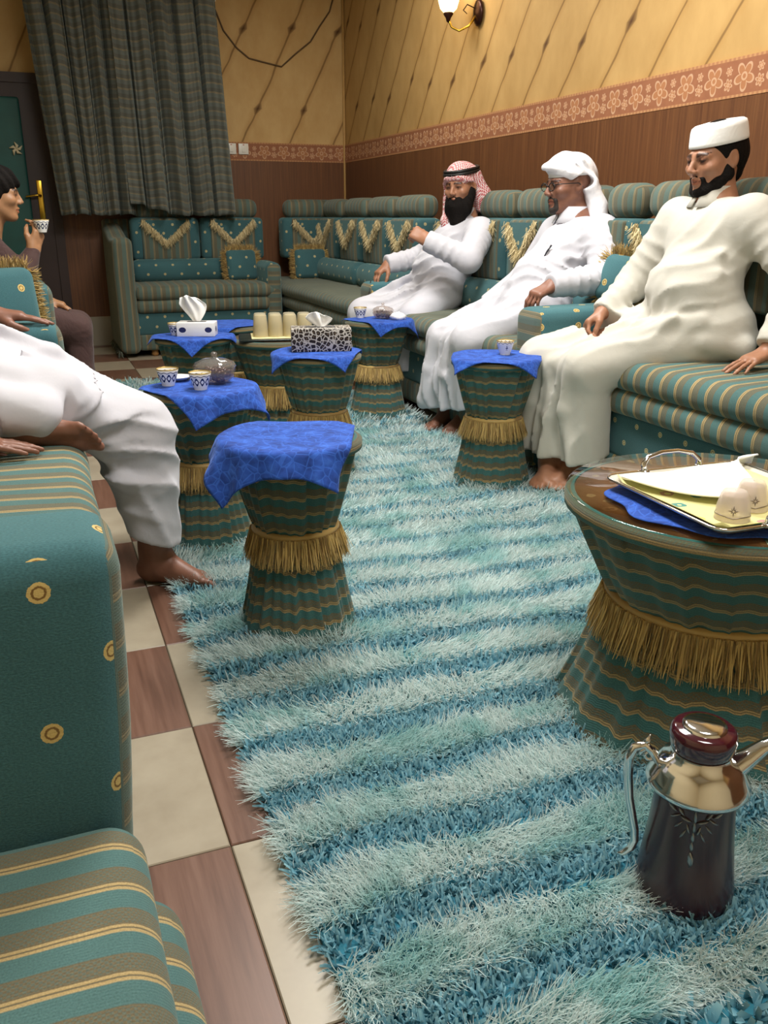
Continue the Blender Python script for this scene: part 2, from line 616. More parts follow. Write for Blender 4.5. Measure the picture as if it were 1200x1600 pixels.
floor = slab('floor', (XL - 0.1, YF - 0.1, -0.10), (XW + 0.1, YW + 0.1, -0.006), M['grout'])
tile_me = {}
for k in ('brown', 'cream'):
    mb = MB(); g = 0.0012; e = 0.002; s = 0.4
    mb.add([(g, g, -0.006), (s - g, g, -0.006), (s - g, s - g, -0.006), (g, s - g, -0.006),
            (g, g, -e), (s - g, g, -e), (s - g, s - g, -e), (g, s - g, -e),
            (g + e, g + e, 0), (s - g - e, g + e, 0), (s - g - e, s - g - e, 0), (g + e, s - g - e, 0)],
           [(8, 9, 10, 11)] + [(a, (a + 1) % 4, (a + 1) % 4 + 4, a + 4) for a in range(4)] + [(a + 4, (a + 1) % 4 + 4, (a + 1) % 4 + 8, a + 8) for a in range(4)])
    tile_me[k] = mb.mesh('floor_tile_' + k, smooth=False)
    tile_me[k].materials.append(M['tile_' + k])
for i in range(-3, 7):
    for j in range(-4, 20):
        x, y = 0.203 + 0.4 * i, 0.052 + 0.4 * j
        if x + 0.4 > XW + 0.08 or x < XL - 0.05: continue
        # corner (0.203, 1.652): left-below cream, right-below brown
        k = 'cream' if (i + j) % 2 == 0 else 'brown'
        link('floor_tile', tile_me[k], None, floor, (x, y, 0))

ceiling = slab('ceiling', (XL - 0.1, YF - 0.1, CEIL_Z), (XW + 0.1, YW + 0.1, CEIL_Z + 0.1), M['ceiling'])
wall_back = slab('wall_back', (XL - 0.1, YW, 0), (XW + 0.1, YW + 0.1, CEIL_Z), M['paper_back'])
wall_right = slab('wall_right', (XW, YF - 0.1, 0), (XW + 0.1, YW, CEIL_Z), M['paper_right'])
wall_left = slab('wall_left', (XL - 0.1, YF - 0.1, 0), (XL, YW, CEIL_Z), M['plaster'])
wall_front = slab('wall_front', (XL, YF - 0.1, 0), (XW, YF, CEIL_Z), M['plaster'])
slab('trim_1', (0.27, YW - 0.012, 1.487), (XW, YW, 1.632), M['border_back'])
slab('trim_2', (XW - 0.012, YF, 1.487), (XW, YW - 0.012, 1.632), M['border_right'])
slab('trim_3', (0.27, YW - 0.010, 0.24), (XW, YW, 1.487), M['wood_back'])
slab('trim_4', (XW - 0.010, YF, 0.08), (XW, YW - 0.010, 1.487), M['wood_right'])
M['skirt_tile'] = plain('pale skirting tile', '9a9484', 0.4, nscale=8)
slab('baseboard_back', (0.27, YW - 0.014, 0), (XW, YW, 0.24), M['skirt_tile'])
slab('baseboard_right', (XW - 0.014, YF, 0), (XW, YW - 0.014, 0.08), M['skirt_tile'])
# the quarter-round cover strip in the corner
MB().tube([(XW - 0.012, YW - 0.012, 0.0), (XW - 0.012, YW - 0.012, CEIL_Z)], 0.012, 8).build('trim_5', plain('corner bead', 'b08a50', 0.6))['kind'] = 'structure'

# ceiling light fixtures
M['lamp_frame'] = plain('white lamp frame', 'dcdcd8', 0.4)
nd = NT('lamp diffuser', 0.5)
nd.color('f4f2ea'); nd.set('Emission Color', 'fff4e0'); nd.set('Emission Strength', 2.0)
M['diffuser'] = nd.mat
for i, (lx, ly, sx, sy, wt) in enumerate(LAMPS):
    t = empty('ceiling_light', (lx, ly, CEIL_Z), 0, 'square white ceiling light panel ' + ('over the middle of the rug', 'above the near end of the rug', 'towards the far corner')[i], 'ceiling light', 'ceiling lights')
    mb = MB()
    for a, b in (((-sx / 2 - .04, -sy / 2 - .04), (sx / 2 + .04, -sy / 2)), ((-sx / 2 - .04, sy / 2), (sx / 2 + .04, sy / 2 + .04)), ((-sx / 2 - .04, -sy / 2), (-sx / 2, sy / 2)), ((sx / 2, -sy / 2), (sx / 2 + .04, sy / 2))):
        mb.box((a[0], a[1], -0.06), (b[0], b[1], 0.0))
    mb.build('frame', M['lamp_frame'], t, smooth=False)
    MB().box((-sx / 2, -sy / 2, -0.05), (sx / 2, sy / 2, -0.01)).build('diffuser', M['diffuser'], t, smooth=False)

# door in the far left of the back wall
M['door_green'] = plain('green padded door panel', '0f4a44', 0.6, noise=0.15, nscale=9)
M['door_brown'] = plain('dark brown door wood', '2a1815', 0.5, noise=0.1)
M['brass'] = plain('brass', 'c9a23c', 0.28, 1.0, noise=0.03)
M['motif'] = plain('pale appliqué', 'c9bfa0', 0.8)
door = empty('door_1', (-0.21, YW, 0), kind='structure')
slab('door_frame', (-0.58, -0.05, 2.0), (0.48, 0.0, 2.07), M['door_brown'], door, None)
slab('door_frame', (0.41, -0.05, 0.0), (0.48, 0.0, 2.0), M['door_brown'], door, None)
slab('door_frame', (-0.58, -0.05, 0.0), (-0.51, 0.0, 2.0), M['door_brown'], door, None)
leaf = slab('door_leaf', (-0.51, -0.035, 0.01), (0.41, 0.0, 2.0), M['door_brown'], door, None)
for (z0, z1) in ((0.12, 0.62), (0.70, 1.90)):
    o = rbox(0.72, 0.05, z1 - z0, 0.02, 3, (0, 0.012, 0)).build('door_panel', M['door_green'], leaf, loc=(-0.10, -0.035, z0))
mb = MB()
for k in range(5):
    a = k * 2 * PI / 5
    mb.tube([(0, 0, 0), (0.025 * math.cos(a), -0.004, 0.025 * math.sin(a)), (0.05 * math.cos(a + .5), 0, 0.05 * math.sin(a + .5))], [0.006, 0.012, 0.003], 6)
mb.build('appliqué_flower', M['motif'], leaf, loc=(0.20, -0.075, 1.53)).name = 'flower_motif'
hp = rbox(0.042, 0.012, 0.29, 0.006, 2).build('handle_plate', M['brass'], leaf, loc=(0.335, -0.042, 1.02))
MB().tube([(0, -0.005, 0.17), (0, -0.05, 0.175), (-0.02, -0.055, 0.178), (-0.11, -0.055, 0.165)], [0.009, 0.009, 0.009, 0.007], 8).build('handle', M['brass'], hp)

# two white switches, and the loose cable on the back wall
M['switch'] = plain('white switch plastic', 'dedbd0', 0.35, noise=0.02)
M['switch_red'] = plain('red neon', 'c23a28', 0.4)
for i, x in enumerate((1.67, 1.775)):
    t = empty('wall_switch', (x, YW - 0.012, 1.535), 0, ('left one of two white square wall switches beside the curtain', 'right one of two white square wall switches near the corner')[i], 'switch', 'wall switches')
    rbox(0.085, 0.010, 0.085, 0.004, 2).build('plate', M['switch'], t, loc=(0, -0.005, 0))
    rbox(0.030, 0.006, 0.050, 0.002, 2).build('rocker', M['switch'], t, loc=(0, -0.012, 0.017))
    rbox(0.012, 0.003, 0.005, 0.001, 1).build('neon', M['switch_red'], t, loc=(0, -0.014, 0.072))
cab = [(1.575, 2.72), (1.583, 2.65), (1.66, 2.46), (1.762, 2.34), (1.86, 2.27), (2.0, 2.245), (2.133, 2.223), (2.25, 2.32), (2.39, 2.425), (2.47, 2.54), (2.563, 2.66), (2.61, 2.8)]
tag(MB().tube([(x, YW - 0.008, z) for x, z in cab], 0.0065, 6).build('wall_cable', plain('brown cable', '5a4428', 0.6)), 'loose dark cable looping across the upper back wall', 'cable')
tag(rbox(0.07, 0.02, 0.06, 0.006, 2).build('junction_box', M['switch'], loc=(1.575, YW - 0.011, 2.66)), 'small white junction box on the back wall beside the curtain top', 'box')

# curtain
CUR_Y = 7.43


def curtain(name, x0t, x1t, x0b, x1b, zt, zb, folds, seed, lift=None):
    rnd = random.Random(seed)
    ph = [rnd.random() * 6.28 for _ in range(4)]

    def fn(u, v):
        z = zb + (zt - zb) * v
        x = (x0b + (x1b - x0b) * u) * (1 - v) + (x0t + (x1t - x0t) * u) * v
        a = u * folds * 2 * PI
        w = math.sin(a + ph[0] + 0.5 * math.sin(2.2 * v + ph[1])) + 0.45 * math.sin(2.3 * a + ph[2] + v * 1.2) + 0.2 * math.sin(5.1 * a + ph[3] - v)
        amp = 0.035 + 0.02 * (1 - v)
        y = CUR_Y - 0.02 + amp * w
        zz = z + 0.006 * math.sin(a * 1.3 + ph[2]) * (1 - v)
        if lift and v < 0.3:
            k = max(0.0, 1 - u / 0.42) * (1 - v / 0.3) ** 2
            zz += lift * k
            y -= 0.02 * k
        return (x + 0.02 * math.cos(a + ph[0]), y, zz)
    mb = grid_mesh(fn, 150, 60, lambda u, v: (u * (x1b - x0b) * 1.6, zb + (zt - zb) * v + 0.008 * math.sin(u * folds * 2 * PI * 1.5 + seed)))
    return mb


cu = empty('curtain', (0.9, CUR_Y, 1.05), 0, 'long dark striped curtain hanging over the back sofa', 'curtain')
for i, (a, seed) in enumerate((((0.13, 0.80, 0.25, 0.80, 2.85, 1.052), 3), ((0.74, 1.50, 0.78, 1.585, 2.85, 1.048), 5))):
    o = curtain('curtain', *a, 5.0 if i == 0 else 4.5, seed, 0.09 if i == 1 else None).build('curtain_panel', M['curtain'], cu, loc=(-0.9, -CUR_Y - 0.03 * i, -1.05))
    solidify(o, 0.004)
MB().tube([(-0.95, 0.0, 1.84), (0.75, 0.0, 1.84)], 0.014, 10).build('curtain_rod', M['brass'], cu)
for k in (-0.9, 0.7):
    MB().tube([(k, 0.0, 1.84), (k, 0.37, 1.84)], 0.01, 8).build('rod_bracket', M['brass'], cu)
# ------------------------------------------------------------------ sofas
def front_stripe(me, axis=1, sgn=-1, thr=0.6):
    """material slot 1 on faces that look to the front"""
    for p in me.polygons:
        if p.normal[axis] * sgn > thr:
            p.material_index = 1


def fringe_line(pts, down, length, n, width, seed, spread=0.25, jit=0.004):
    rg = np.random.default_rng(seed)
    pts = np.asarray(pts, float)
    seg = np.linalg.norm(np.diff(pts, axis=0), axis=1)
    cum = np.concatenate([[0], np.cumsum(seg)])
    t = rg.random(n) * cum[-1]
    i = np.clip(np.searchsorted(cum, t) - 1, 0, len(seg) - 1)
    f = ((t - cum[i]) / seg[i])[:, None]
    r = pts[i] * (1 - f) + pts[i + 1] * f + rg.normal(size=(n, 3)) * jit
    d = np.asarray(down, float)
    if d.ndim == 1: d = np.repeat(d[None], n, 0)
    else: d = d[i]
    d = d / np.linalg.norm(d, axis=1)[:, None] + rg.normal(size=(n, 3)) * spread
    return blades('f', r, d, length * (0.7 + 0.5 * rg.random(n)), width, 0.35, 2, seed)


def cushion_fringe(w, h, y, n, length, width, seed):
    """fringe all round a square cushion in the local x-z plane"""
    hw, hh = w / 2 - 0.01, h / 2 - 0.01
    P = np.array([(-hw, y, 0.01), (hw, y, 0.01), (hw, y, h - 0.01), (-hw, y, h - 0.01), (-hw, y, 0.01)])
    d = np.array([(0, -0.1, -1), (1, -0.1, 0), (0, -0.1, 1), (-1, -0.1, 0)])
    return fringe_line(P, d, length, n, width, seed)


V_FRINGE = {}


def v_fringe_mesh(w, h, seed):
    k = (round(w, 2), round(h, 2))
    if k not in V_FRINGE:
        P = np.array([(-w / 2, 0, 0), (0, 0, -h), (w / 2, 0, 0)])
        d = np.array([(-0.15, -0.12, -1), (0.15, -0.12, -1)])
        V, F, U = fringe_line(P, d, 0.05, 1500, 0.0045, seed, 0.22, 0.006)
        me = np_mesh('v_fringe', V, F, U)
        me.materials.append(M['cream_fringe'])
        V_FRINGE[k] = me
    return V_FRINGE[k]


def back_module(root, s, w, D, z0=0.70, z1=1.03, head=True, vee=True, seed=0, back=0.0):
    yb = D - 0.30 + back
    c = rbox(w - 0.006, 0.17, z1 - z0, 0.035, 3, (0, 0.012, 0.004), 0).build('back_cushion', M['dot_small'], root, loc=(s, yb + 0.085, z0))
    pw = w * 0.70
    rbox(pw, 0.05, z1 - z0 - 0.012, 0.016, 3, (0, 0.010, 0), 0).build('back_panel', M['stripe'], c, loc=(0, -0.078, 0.006))
    if vee:
        tw, th = pw * 0.92, 0.165
        mb = MB()
        zt = z1 - z0 - 0.02
        mb.add([(-tw / 2, -0.112, zt), (tw / 2, -0.112, zt), (0, -0.116, zt - th), (-tw / 2, -0.09, zt), (tw / 2, -0.09, zt), (0, -0.09, zt - th)],
               [(0, 2, 1), (0, 3, 5, 2), (2, 5, 4, 1), (0, 1, 4, 3)], 0, [(-tw / 2, 0), (tw / 2, 0), (0, th), (-tw / 2, 0.02), (tw / 2, .02), (0, th + .02)])
        mb.build('back_triangle', M['dot_small'], c, smooth=False)
        o = link('v_fringe', v_fringe_mesh(tw, th, seed + 11), None, c, (0, -0.118, zt))
        o['label'] = 'cream V-shaped fringe'
    if head:
        rbox(w * 0.86, 0.155, 0.145, 0.06, 5, (0, 0.004, 0.004), 0).build('headrest', M['stripe'], root, loc=(s, yb + 0.10, z1 - 0.002))


def sofa(name, loc, rz, L, D, label, mods=(), arms=(), group='striped and dotted majlis sofas', lumbar=None, z=0.535, seat=(0.0, None), stripe='stripe', plainback=False, feet=True):
    r = empty(name, loc, rz, label, 'sofa', group)
    s0, s1 = seat[0], seat[1] if seat[1] is not None else L
    ml, mc = s1 - s0, (s0 + s1) / 2
    k = z / 0.535
    rbox(ml, D - 0.02, 0.105 * k, 0.045, 5, (0.0, 0.006, 0.012), 0, 0.006, 1).build('seat_cushion', M[stripe], r, loc=(mc, (D - 0.02) / 2, 0.432 * k))
    rbox(ml, D - 0.04, 0.105 * k, 0.042, 5, (0.0, 0.006, 0.0), 0, 0.005, 2).build('lower_cushion', M[stripe], r, loc=(mc, (D - 0.04) / 2 + 0.008, 0.333 * k))
    rbox(ml, D - 0.09, 0.175 * k, 0.02, 3, (0, 0, 0), 0).build('base_panel', M['dot_small'], r, loc=(mc, (D - 0.09) / 2 + 0.045, 0.165 * k))
    rbox(ml, D - 0.09, 0.125 * k, 0.025, 3, (0, 0, 0), 0).build('base_band', M[stripe], r, loc=(mc, (D - 0.09) / 2 + 0.04, 0.05 * k))
    if feet:
        for fx in (s0 + 0.12, s1 - 0.12):
            for fy in (0.11, D - 0.12):
                MB().lathe([(0.001, 0.0), (0.022, 0.0), (0.030, 0.018), (0.024, 0.03), (0.034, 0.055), (0.001, 0.056)], 14).build('foot', M['wood_foot'], r, loc=(fx, fy, 0))
    if lumbar:
        for (a, b) in lumbar:
            rbox(b - a - 0.01, 0.16, 0.185, 0.075, 6, (0, 0.004, 0), 0).build('lumbar_roll', M['dot_small'], r, loc=((a + b) / 2, D - 0.355, z - 0.005))
    if plainback:
        rbox(ml, 0.2, 0.62, 0.06, 4, (0, 0.01, 0), 0).build('back_cushion', M[stripe], r, loc=(mc, D - 0.1, 0.5))
    else:
        rbox(L, 0.10, 0.96, 0.03, 3, (0, 0, 0), 0).build('back_board', M['stripe'], r, loc=(L / 2, D - 0.06, 0.06))
    for i, (s, w, v) in enumerate(mods):
        back_module(r, s, w, D, vee=v, seed=i, back=0.0 if name != 'sofa' or v or s < 0.4 or stripe != 'stripe_big' else 0.07)
    for (a, b, zt, dep, m) in arms:
        mb = rbox(b - a, dep, zt - 0.03, 0.045, 5, (0.006, 0.004, 0.008), 1, 0.003, 3)
        me = mb.mesh('arm')
        me.materials.append(M[m]); me.materials.append(M['stripe'])
        front_stripe(me)
        link('arm', me, None, r, ((a + b) / 2, dep / 2, 0.03))
    return r


# back wall: seat along x
sofa_b = sofa('sofa', (0.56, 6.93, 0), 0.0, 1.285, 0.84, 'sofa along the back wall under the striped curtain',
              mods=((0.475, 0.55, True), (1.02, 0.53, True)), arms=((1.16, 1.283, 0.69, 0.50, 'dot_small'),), lumbar=((0.16, 1.02),), seat=(0.14, 1.285))
# its high left arm, rising to the back
mb = rbox(0.15, 0.80, 0.86, 0.05, 5, (0.004, 0.004, 0), 0, 0.004, 5)
mb.v = [(x, y, z * (1.0 + 0.13 * max(0.0, (y + 0.1) / 0.5) * (z / 0.86))) for x, y, z in mb.v]
ar = mb.build('arm', M['stripe'], sofa_b, loc=(0.075, 0.40, 0.03))
rbox(0.09, 0.34, 0.16, 0.04, 4, (0, 0, 0.01), 1).build('arm_pad', M['dot'], sofa_b, loc=(0.125, 0.38, 0.72))
V, F, U = fringe_line([(-0.075, -0.38, 0.02), (-0.078, 0.38, 0.02)], (-0.1, 0, -1), 0.05, 160, 0.008, 5)
link('arm_fringe', np_mesh('arm_fringe', V, F, U), M['stripe'], ar)

# corner and far half of the right wall: seat along -y
R90 = -PI / 2
sofa_c = sofa('sofa', (1.85, 7.775, 0), R90, 2.62, 0.80, 'corner sofa running from the back wall along the right wall, empty seats',
              mods=((0.46, 0.50, True), (1.03, 0.52, True), (1.57, 0.52, True), (2.12, 0.52, True)), lumbar=((0.38, 1.5), (1.5, 2.6)))
back = empty('corner_back', (0, 0, 0)); back.parent = sofa_c
back.rotation_euler = (0, 0, PI / 2)
back.location = (0.83, 0.22, 0)
# the corner back cushion that stands against the back wall
cm = MB()
c3 = rbox(0.52, 0.17, 0.33, 0.035, 3, (0, 0.012, 0.004), 0).build('back_cushion', M['dot_small'], sofa_c, loc=(0.215, 0.42, 0.70), rot=(0, 0, PI / 2))
rbox(0.36, 0.05, 0.318, 0.016, 3, (0, 0.010, 0), 0).build('back_panel', M['stripe'], c3, loc=(0, -0.078, 0.006))
mb = MB(); tw, th, zt = 0.33, 0.165, 0.31
mb.add([(-tw / 2, -0.112, zt), (tw / 2, -0.112, zt), (0, -0.116, zt - th), (-tw / 2, -0.09, zt), (tw / 2, -0.09, zt), (0, -0.09, zt - th)],
       [(0, 2, 1), (0, 3, 5, 2), (2, 5, 4, 1), (0, 1, 4, 3)], 0, [(-tw / 2, 0), (tw / 2, 0), (0, th), (-tw / 2, 0.02), (tw / 2, .02), (0, th + .02)])
mb.build('back_triangle', M['dot_small'], c3, smooth=False)
link('v_fringe', v_fringe_mesh(tw, th, 3), None, c3, (0, -0.118, zt))['label'] = 'cream V-shaped fringe'
rbox(0.45, 0.155, 0.145, 0.06, 5, (0, 0.004, 0.004), 0).build('headrest', M['stripe'], sofa_c, loc=(0.20, 0.42, 1.028), rot=(0, 0, PI / 2))
bpy.data.objects.remove(back)

# right wall, the part with the two men who sit between the arms
sofa_m = sofa('sofa', (1.85, 5.15, 0), R90, 2.12, 0.82, 'sofa on the right wall where the men in headscarves sit between its arms',
              mods=((0.23, 0.42, True), (0.66, 0.42, True), (1.09, 0.42, True), (1.49, 0.38, True), (1.825, 0.27, False)),
              arms=((0.0, 0.19, 0.665, 0.62, 'dot'), (1.92, 2.12, 0.685, 0.62, 'dot')), lumbar=((0.2, 1.9),), seat=(0.17, 1.94))
# right wall, nearest part
sofa_n = sofa('sofa', (1.955, 3.015, 0), R90 + 0.008, 1.9, 0.715, 'nearest sofa on the right wall, under the man in the skullcap',
              mods=((0.0, 0.30, True), (0.42, 0.43, False), (0.96, 0.43, False), (1.40, 0.43, False)), lumbar=((0.0, 0.22),), stripe='stripe_big')
# left side: seats along +y, facing the rug
L90 = PI / 2
sofa_4 = sofa('sofa', (0.062, 1.05, 0), L90, 2.04, 0.80, 'near left sofa with the big dotted end arm in the foreground',
              arms=((0.0, 0.20, 0.655, 0.80, 'dot'), (1.84, 2.04, 0.72, 0.70, 'dot')), seat=(0.16, 1.88), plainback=True, stripe='stripe_big')
sofa_5 = sofa('sofa', (0.062, 3.10, 0), L90, 2.35, 0.80, 'far left sofa where the boy in brown sits',
              arms=((0.78, 0.98, 0.775, 0.70, 'dot'), (2.17, 2.35, 0.70, 0.70, 'dot')), plainback=True)
for o_ in [q for q in sofa_4.children if q.name.startswith('arm')][:1]:
    for v_ in o_.data.vertices:                      # the end arm leans back towards its foot
        v_.co.y += 0.032 * (1 - v_.co.z / 0.62) * (0.5 - v_.co.y / 0.8)
sofa_7 = empty('floor_mattress', (0.045, 0.35, 0), L90, 'low striped floor seat filling the lower left corner', 'seat')
rbox(1.36, 0.80, 0.125, 0.05, 6, (0, 0.006, 0.012), 0, 0.006, 4, 0.05).build('top_cushion', M['stripe_big'], sofa_7, loc=(0.02, 0.40, 0.15))
rbox(1.36, 0.84, 0.16, 0.055, 6, (0, 0.008, 0), 0, 0.006, 6, 0.05).build('lower_cushion', M['stripe_big'], sofa_7, loc=(0, 0.38, 0.0))


# loose cushions with gold fringe
def fringe_cushion(loc, rot, w, h, t, label, seed, mat='dot_small', flen=0.05):
    r = empty('fringed_cushion', loc, 0, label, 'cushion', 'fringed cushions')
    r.rotation_euler = rot
    rbox(w, t, h, min(t * 0.48, 0.05), 5, (0, 0.03, 0.0), 0).build('cushion_body', M[mat], r)
    V, F, U = cushion_fringe(w, h, 0.0, 2200, flen, 0.0040, seed)
    link('fringe', np_mesh('fringe', V, F, U), M['gold_fringe'], r)['label'] = 'gold fringe'
    return r


fringe_cushion((1.60, 7.26, 0.545), (-0.22, 0, 0.10), 0.25, 0.24, 0.07, 'square dotted cushion with gold fringe leaning on the back sofa', 21)
fringe_cushion((2.17, 7.22, 0.545), (-0.22, 0, -0.12), 0.26, 0.24, 0.07, 'dotted cushion with gold fringe in the far sofa corner', 22)
fringe_cushion((2.27, 3.125, 0.69), (-0.30, 0.10, R90 + 0.25), 0.22, 0.20, 0.08, 'gold fringed cushion wedged behind the man in the white headscarf', 23, 'dot', 0.05)
fringe_cushion((-0.10, 3.62, 0.56), (-0.15, 0, L90 * 0.3), 0.24, 0.30, 0.09, 'gold fringed cushion beside the boy at the left edge', 24, 'dot', 0.045)
# ------------------------------------------------------------------ hourglass tables
M['stripe_table'] = stripe_mat('striped table skirt', 0.047, '3f6c6a', '6a6048', 'a59064')
M['table_top'] = plain('dark table top', '4b3a24', 0.6)


def thin_glass(name, tint, refl=1.0, rough=0.02, body=0.0):
    """thin clear glass: transparent with a Fresnel reflection (and a little milky body)"""
    n = NT(name, rough)
    tr = n.node('ShaderNodeBsdfTransparent', {'Color': tint})
    gl = n.node('ShaderNodeBsdfGlossy', {'Color': 'ffffff', 'Roughness': rough})
    fr = n.node('ShaderNodeFresnel', {'IOR': 1.5})
    front = n.m('SUBTRACT', 1.0, n.node('ShaderNodeNewGeometry').outputs['Backfacing'])
    mx = n.node('ShaderNodeMixShader', {0: n.m('MULTIPLY', n.m('MULTIPLY', fr.outputs[0], refl), front)})
    df = n.node('ShaderNodeBsdfDiffuse', {'Color': tint})
    m0 = n.node('ShaderNodeMixShader', {0: body})
    n.t.links.new(tr.outputs[0], m0.inputs[1]); n.t.links.new(df.outputs[0], m0.inputs[2])
    n.t.links.new(m0.outputs[0], mx.inputs[1]); n.t.links.new(gl.outputs[0], mx.inputs[2])
    n.t.links.new(mx.outputs[0], n.out.inputs[0])
    return n.mat


M['glass'] = thin_glass('clear glass', 'eef8f6', 0.6)


def skirt_mesh(r0, r1, z0, z1, pleats, amp, seed, flare=1.0, n_z=10, v0=0.0):
    """pleated cloth between two rings"""
    rg = random.Random(seed)
    cuts = sorted(rg.random() * 0.5 / pleats + k / pleats for k in range(pleats))
    nth = 144
    V, U, F = [], [], []
    for j in range(n_z + 1):
        t = j / n_z
        z = z0 + (z1 - z0) * t
        rr = r0 + (r1 - r0) * t ** flare
        for i in range(nth):
            a = i / nth
            # knife pleats: rise over the pleat, drop sharply at the cut
            k = max([c for c in cuts if c <= a], default=cuts[-1] - 1)
            nx = min([c for c in cuts if c > a], default=cuts[0] + 1)
            f = (a - k) / max(nx - k, 1e-4)
            sl = 0.25 * math.sin(17 * k) * (t - 0.5) / pleats
            off = amp * (f ** 1.5 - 0.5) + 0.25 * amp * math.sin(a * 2 * PI * pleats * 2.3 + seed)
            th = 2 * PI * (a + sl)
            r = rr + off
            V.append((r * math.cos(th), r * math.sin(th), z))
            U.append((a * 2 * PI * r1, v0 + z + 0.10 * off * 4))
    for j in range(n_z):
        for i in range(nth):
            i2 = (i + 1) % nth
            F.append((j * nth + i, j * nth + i2, (j + 1) * nth + i2, (j + 1) * nth + i))
    return MB().add(V, F, 0, U)


def ring_fringe(r0, r1, z, length, n, width, seed):
    rg = np.random.default_rng(seed)
    th = rg.random(n) * 2 * PI
    lay = rg.random(n)
    R = r0 + 0.010 * lay
    roots = np.stack([R * np.cos(th), R * np.sin(th), z - 0.004 * lay], 1)
    sl = (r1 - r0) / length * 0.55 + 0.04
    d = np.stack([np.cos(th) * sl, np.sin(th) * sl, -np.ones(n)], 1) + rg.normal(size=(n, 3)) * 0.07
    return blades('f', roots, d, length * (0.75 + 0.35 * rg.random(n)), width, 0.10, 2, seed)


TABLE_PROTO = {}


def table(loc, label, rz=0.0, sc=1.0, kind='small'):
    """hourglass table in pleated stripes with a gold fringe at the waist"""
    r = empty('hourglass_table', loc, rz, label, 'table', 'hourglass side tables')
    if kind not in TABLE_PROTO:
        if kind == 'small':
            H, RT, RW, RB, ZW, pl, fl, nf, fw = 0.52, 0.165, 0.100, 0.158, 0.285, 11, 0.075, 2200, 0.0035
        else:
            H, RT, RW, RB, ZW, pl, fl, nf, fw = 0.50, (0.310 if kind == 'big' else 0.22), (0.208 if kind == 'big' else 0.15), (0.318 if kind == 'big' else 0.22), 0.285, 15, 0.095, 5200, 0.004
        P = {}
        P['upper_skirt'] = (skirt_mesh(RW, RT, ZW, H - 0.012, pl, 0.011, 3, 0.85).mesh('upper_skirt', True), 'stripe_table')
        P['lower_skirt'] = (skirt_mesh(RB, RW, 0.004, ZW, pl + 2, 0.012, 8, 0.8, v0=0.013).mesh('lower_skirt', True), 'stripe_table')
        P['top_board'] = (MB().lathe([(0.001, H - 0.03), (RT - 0.004, H - 0.03), (RT + 0.004, H - 0.022), (RT + 0.005, H - 0.008), (RT, H - 0.001), (0.001, H)], 48).mesh('top_board', True, 50), 'table_top')
        P['waist_band'] = (MB().lathe([(RW, ZW + 0.008), (RW + 0.012, ZW + 0.006), (RW + 0.014, ZW - 0.004), (RW + 0.004, ZW - 0.012)], 48).mesh('waist_band', True), 'gold_fringe')
        V, F, U = ring_fringe(RW + 0.008, RW + 0.030, ZW, fl, nf, fw, 31)
        P['fringe'] = (np_mesh('fringe', V, F, U), 'gold_fringe')
        V, F, U = None, None, None
        P['rim'] = (MB().lathe([(RT + 0.001, H - 0.03), (RT + 0.009, H - 0.026), (RT + 0.010, H - 0.008), (RT + 0.002, H - 0.002), (RT - 0.01, H + 0.001)], 48).mesh('rim', True), 'stripe_table')
        TABLE_PROTO[kind] = P
    for nm, (me, mt) in TABLE_PROTO[kind].items():
        link(nm, me, M[mt], r)
    return r


T1, T2, T3, T4, T5, T6, T7, T8, T9 = (0.555, 2.045), (0.452, 2.785), (0.650, 4.06), (1.05, 4.03), (1.03, 3.36), (1.67, 4.35), (1.645, 3.0), (1.262, 1.315), (0.90, 4.45)
table((*T1, 0), 'nearest small hourglass table on the rug with only a blue cloth', 0.4)
table((*T2, 0), 'small hourglass table with glass candy bowl beside the seated leg at left', 1.7)
table((*T3, 0), 'small hourglass table carrying the white tissue box by the back sofa', 2.6)
table((*T4, 0), 'medium hourglass table carrying the tray of upturned glasses', 0.9, kind='medium')
table((*T5, 0), 'small hourglass table carrying the leopard print tissue box', 3.3)
table((*T6, 0), 'small hourglass table in front of the man in the red headscarf', 4.2)
table((*T7, 0), 'small hourglass table with a single cup before the white headscarf man', 5.1)
table((*T8, 0), 'large hourglass table with glass top and tray at right foreground', 2.0, kind='big')
table((*T9, 0), 'half hidden hourglass table behind the tray of glasses', 1.1)


def lace_mat():
    n = NT('blue lace cloth', 0.85, spec=0.25)
    uvv, u, v = n.uv()
    vo = n.node('ShaderNodeTexVoronoi', {'Vector': uvv, 'Scale': 42.0}, feature='DISTANCE_TO_EDGE').outputs[0]
    fl = n.noise(uvv, 26.0, 3.0)
    c = n.ramp(fl, [(0.35, '1d3a84'), (0.55, '274da6'), (0.7, '3460bc')])
    c = n.mix(n.m('MULTIPLY', n.m('LESS_THAN', vo, 0.05), 0.35), c, '3f74de')
    n.color(c)
    n.sheen(0.3, 0.4, '90b0ff')
    n.bump(n.m('ADD', fl, vo), 0.5, 0.004)
    return n.mat


M['lace'] = lace_mat()


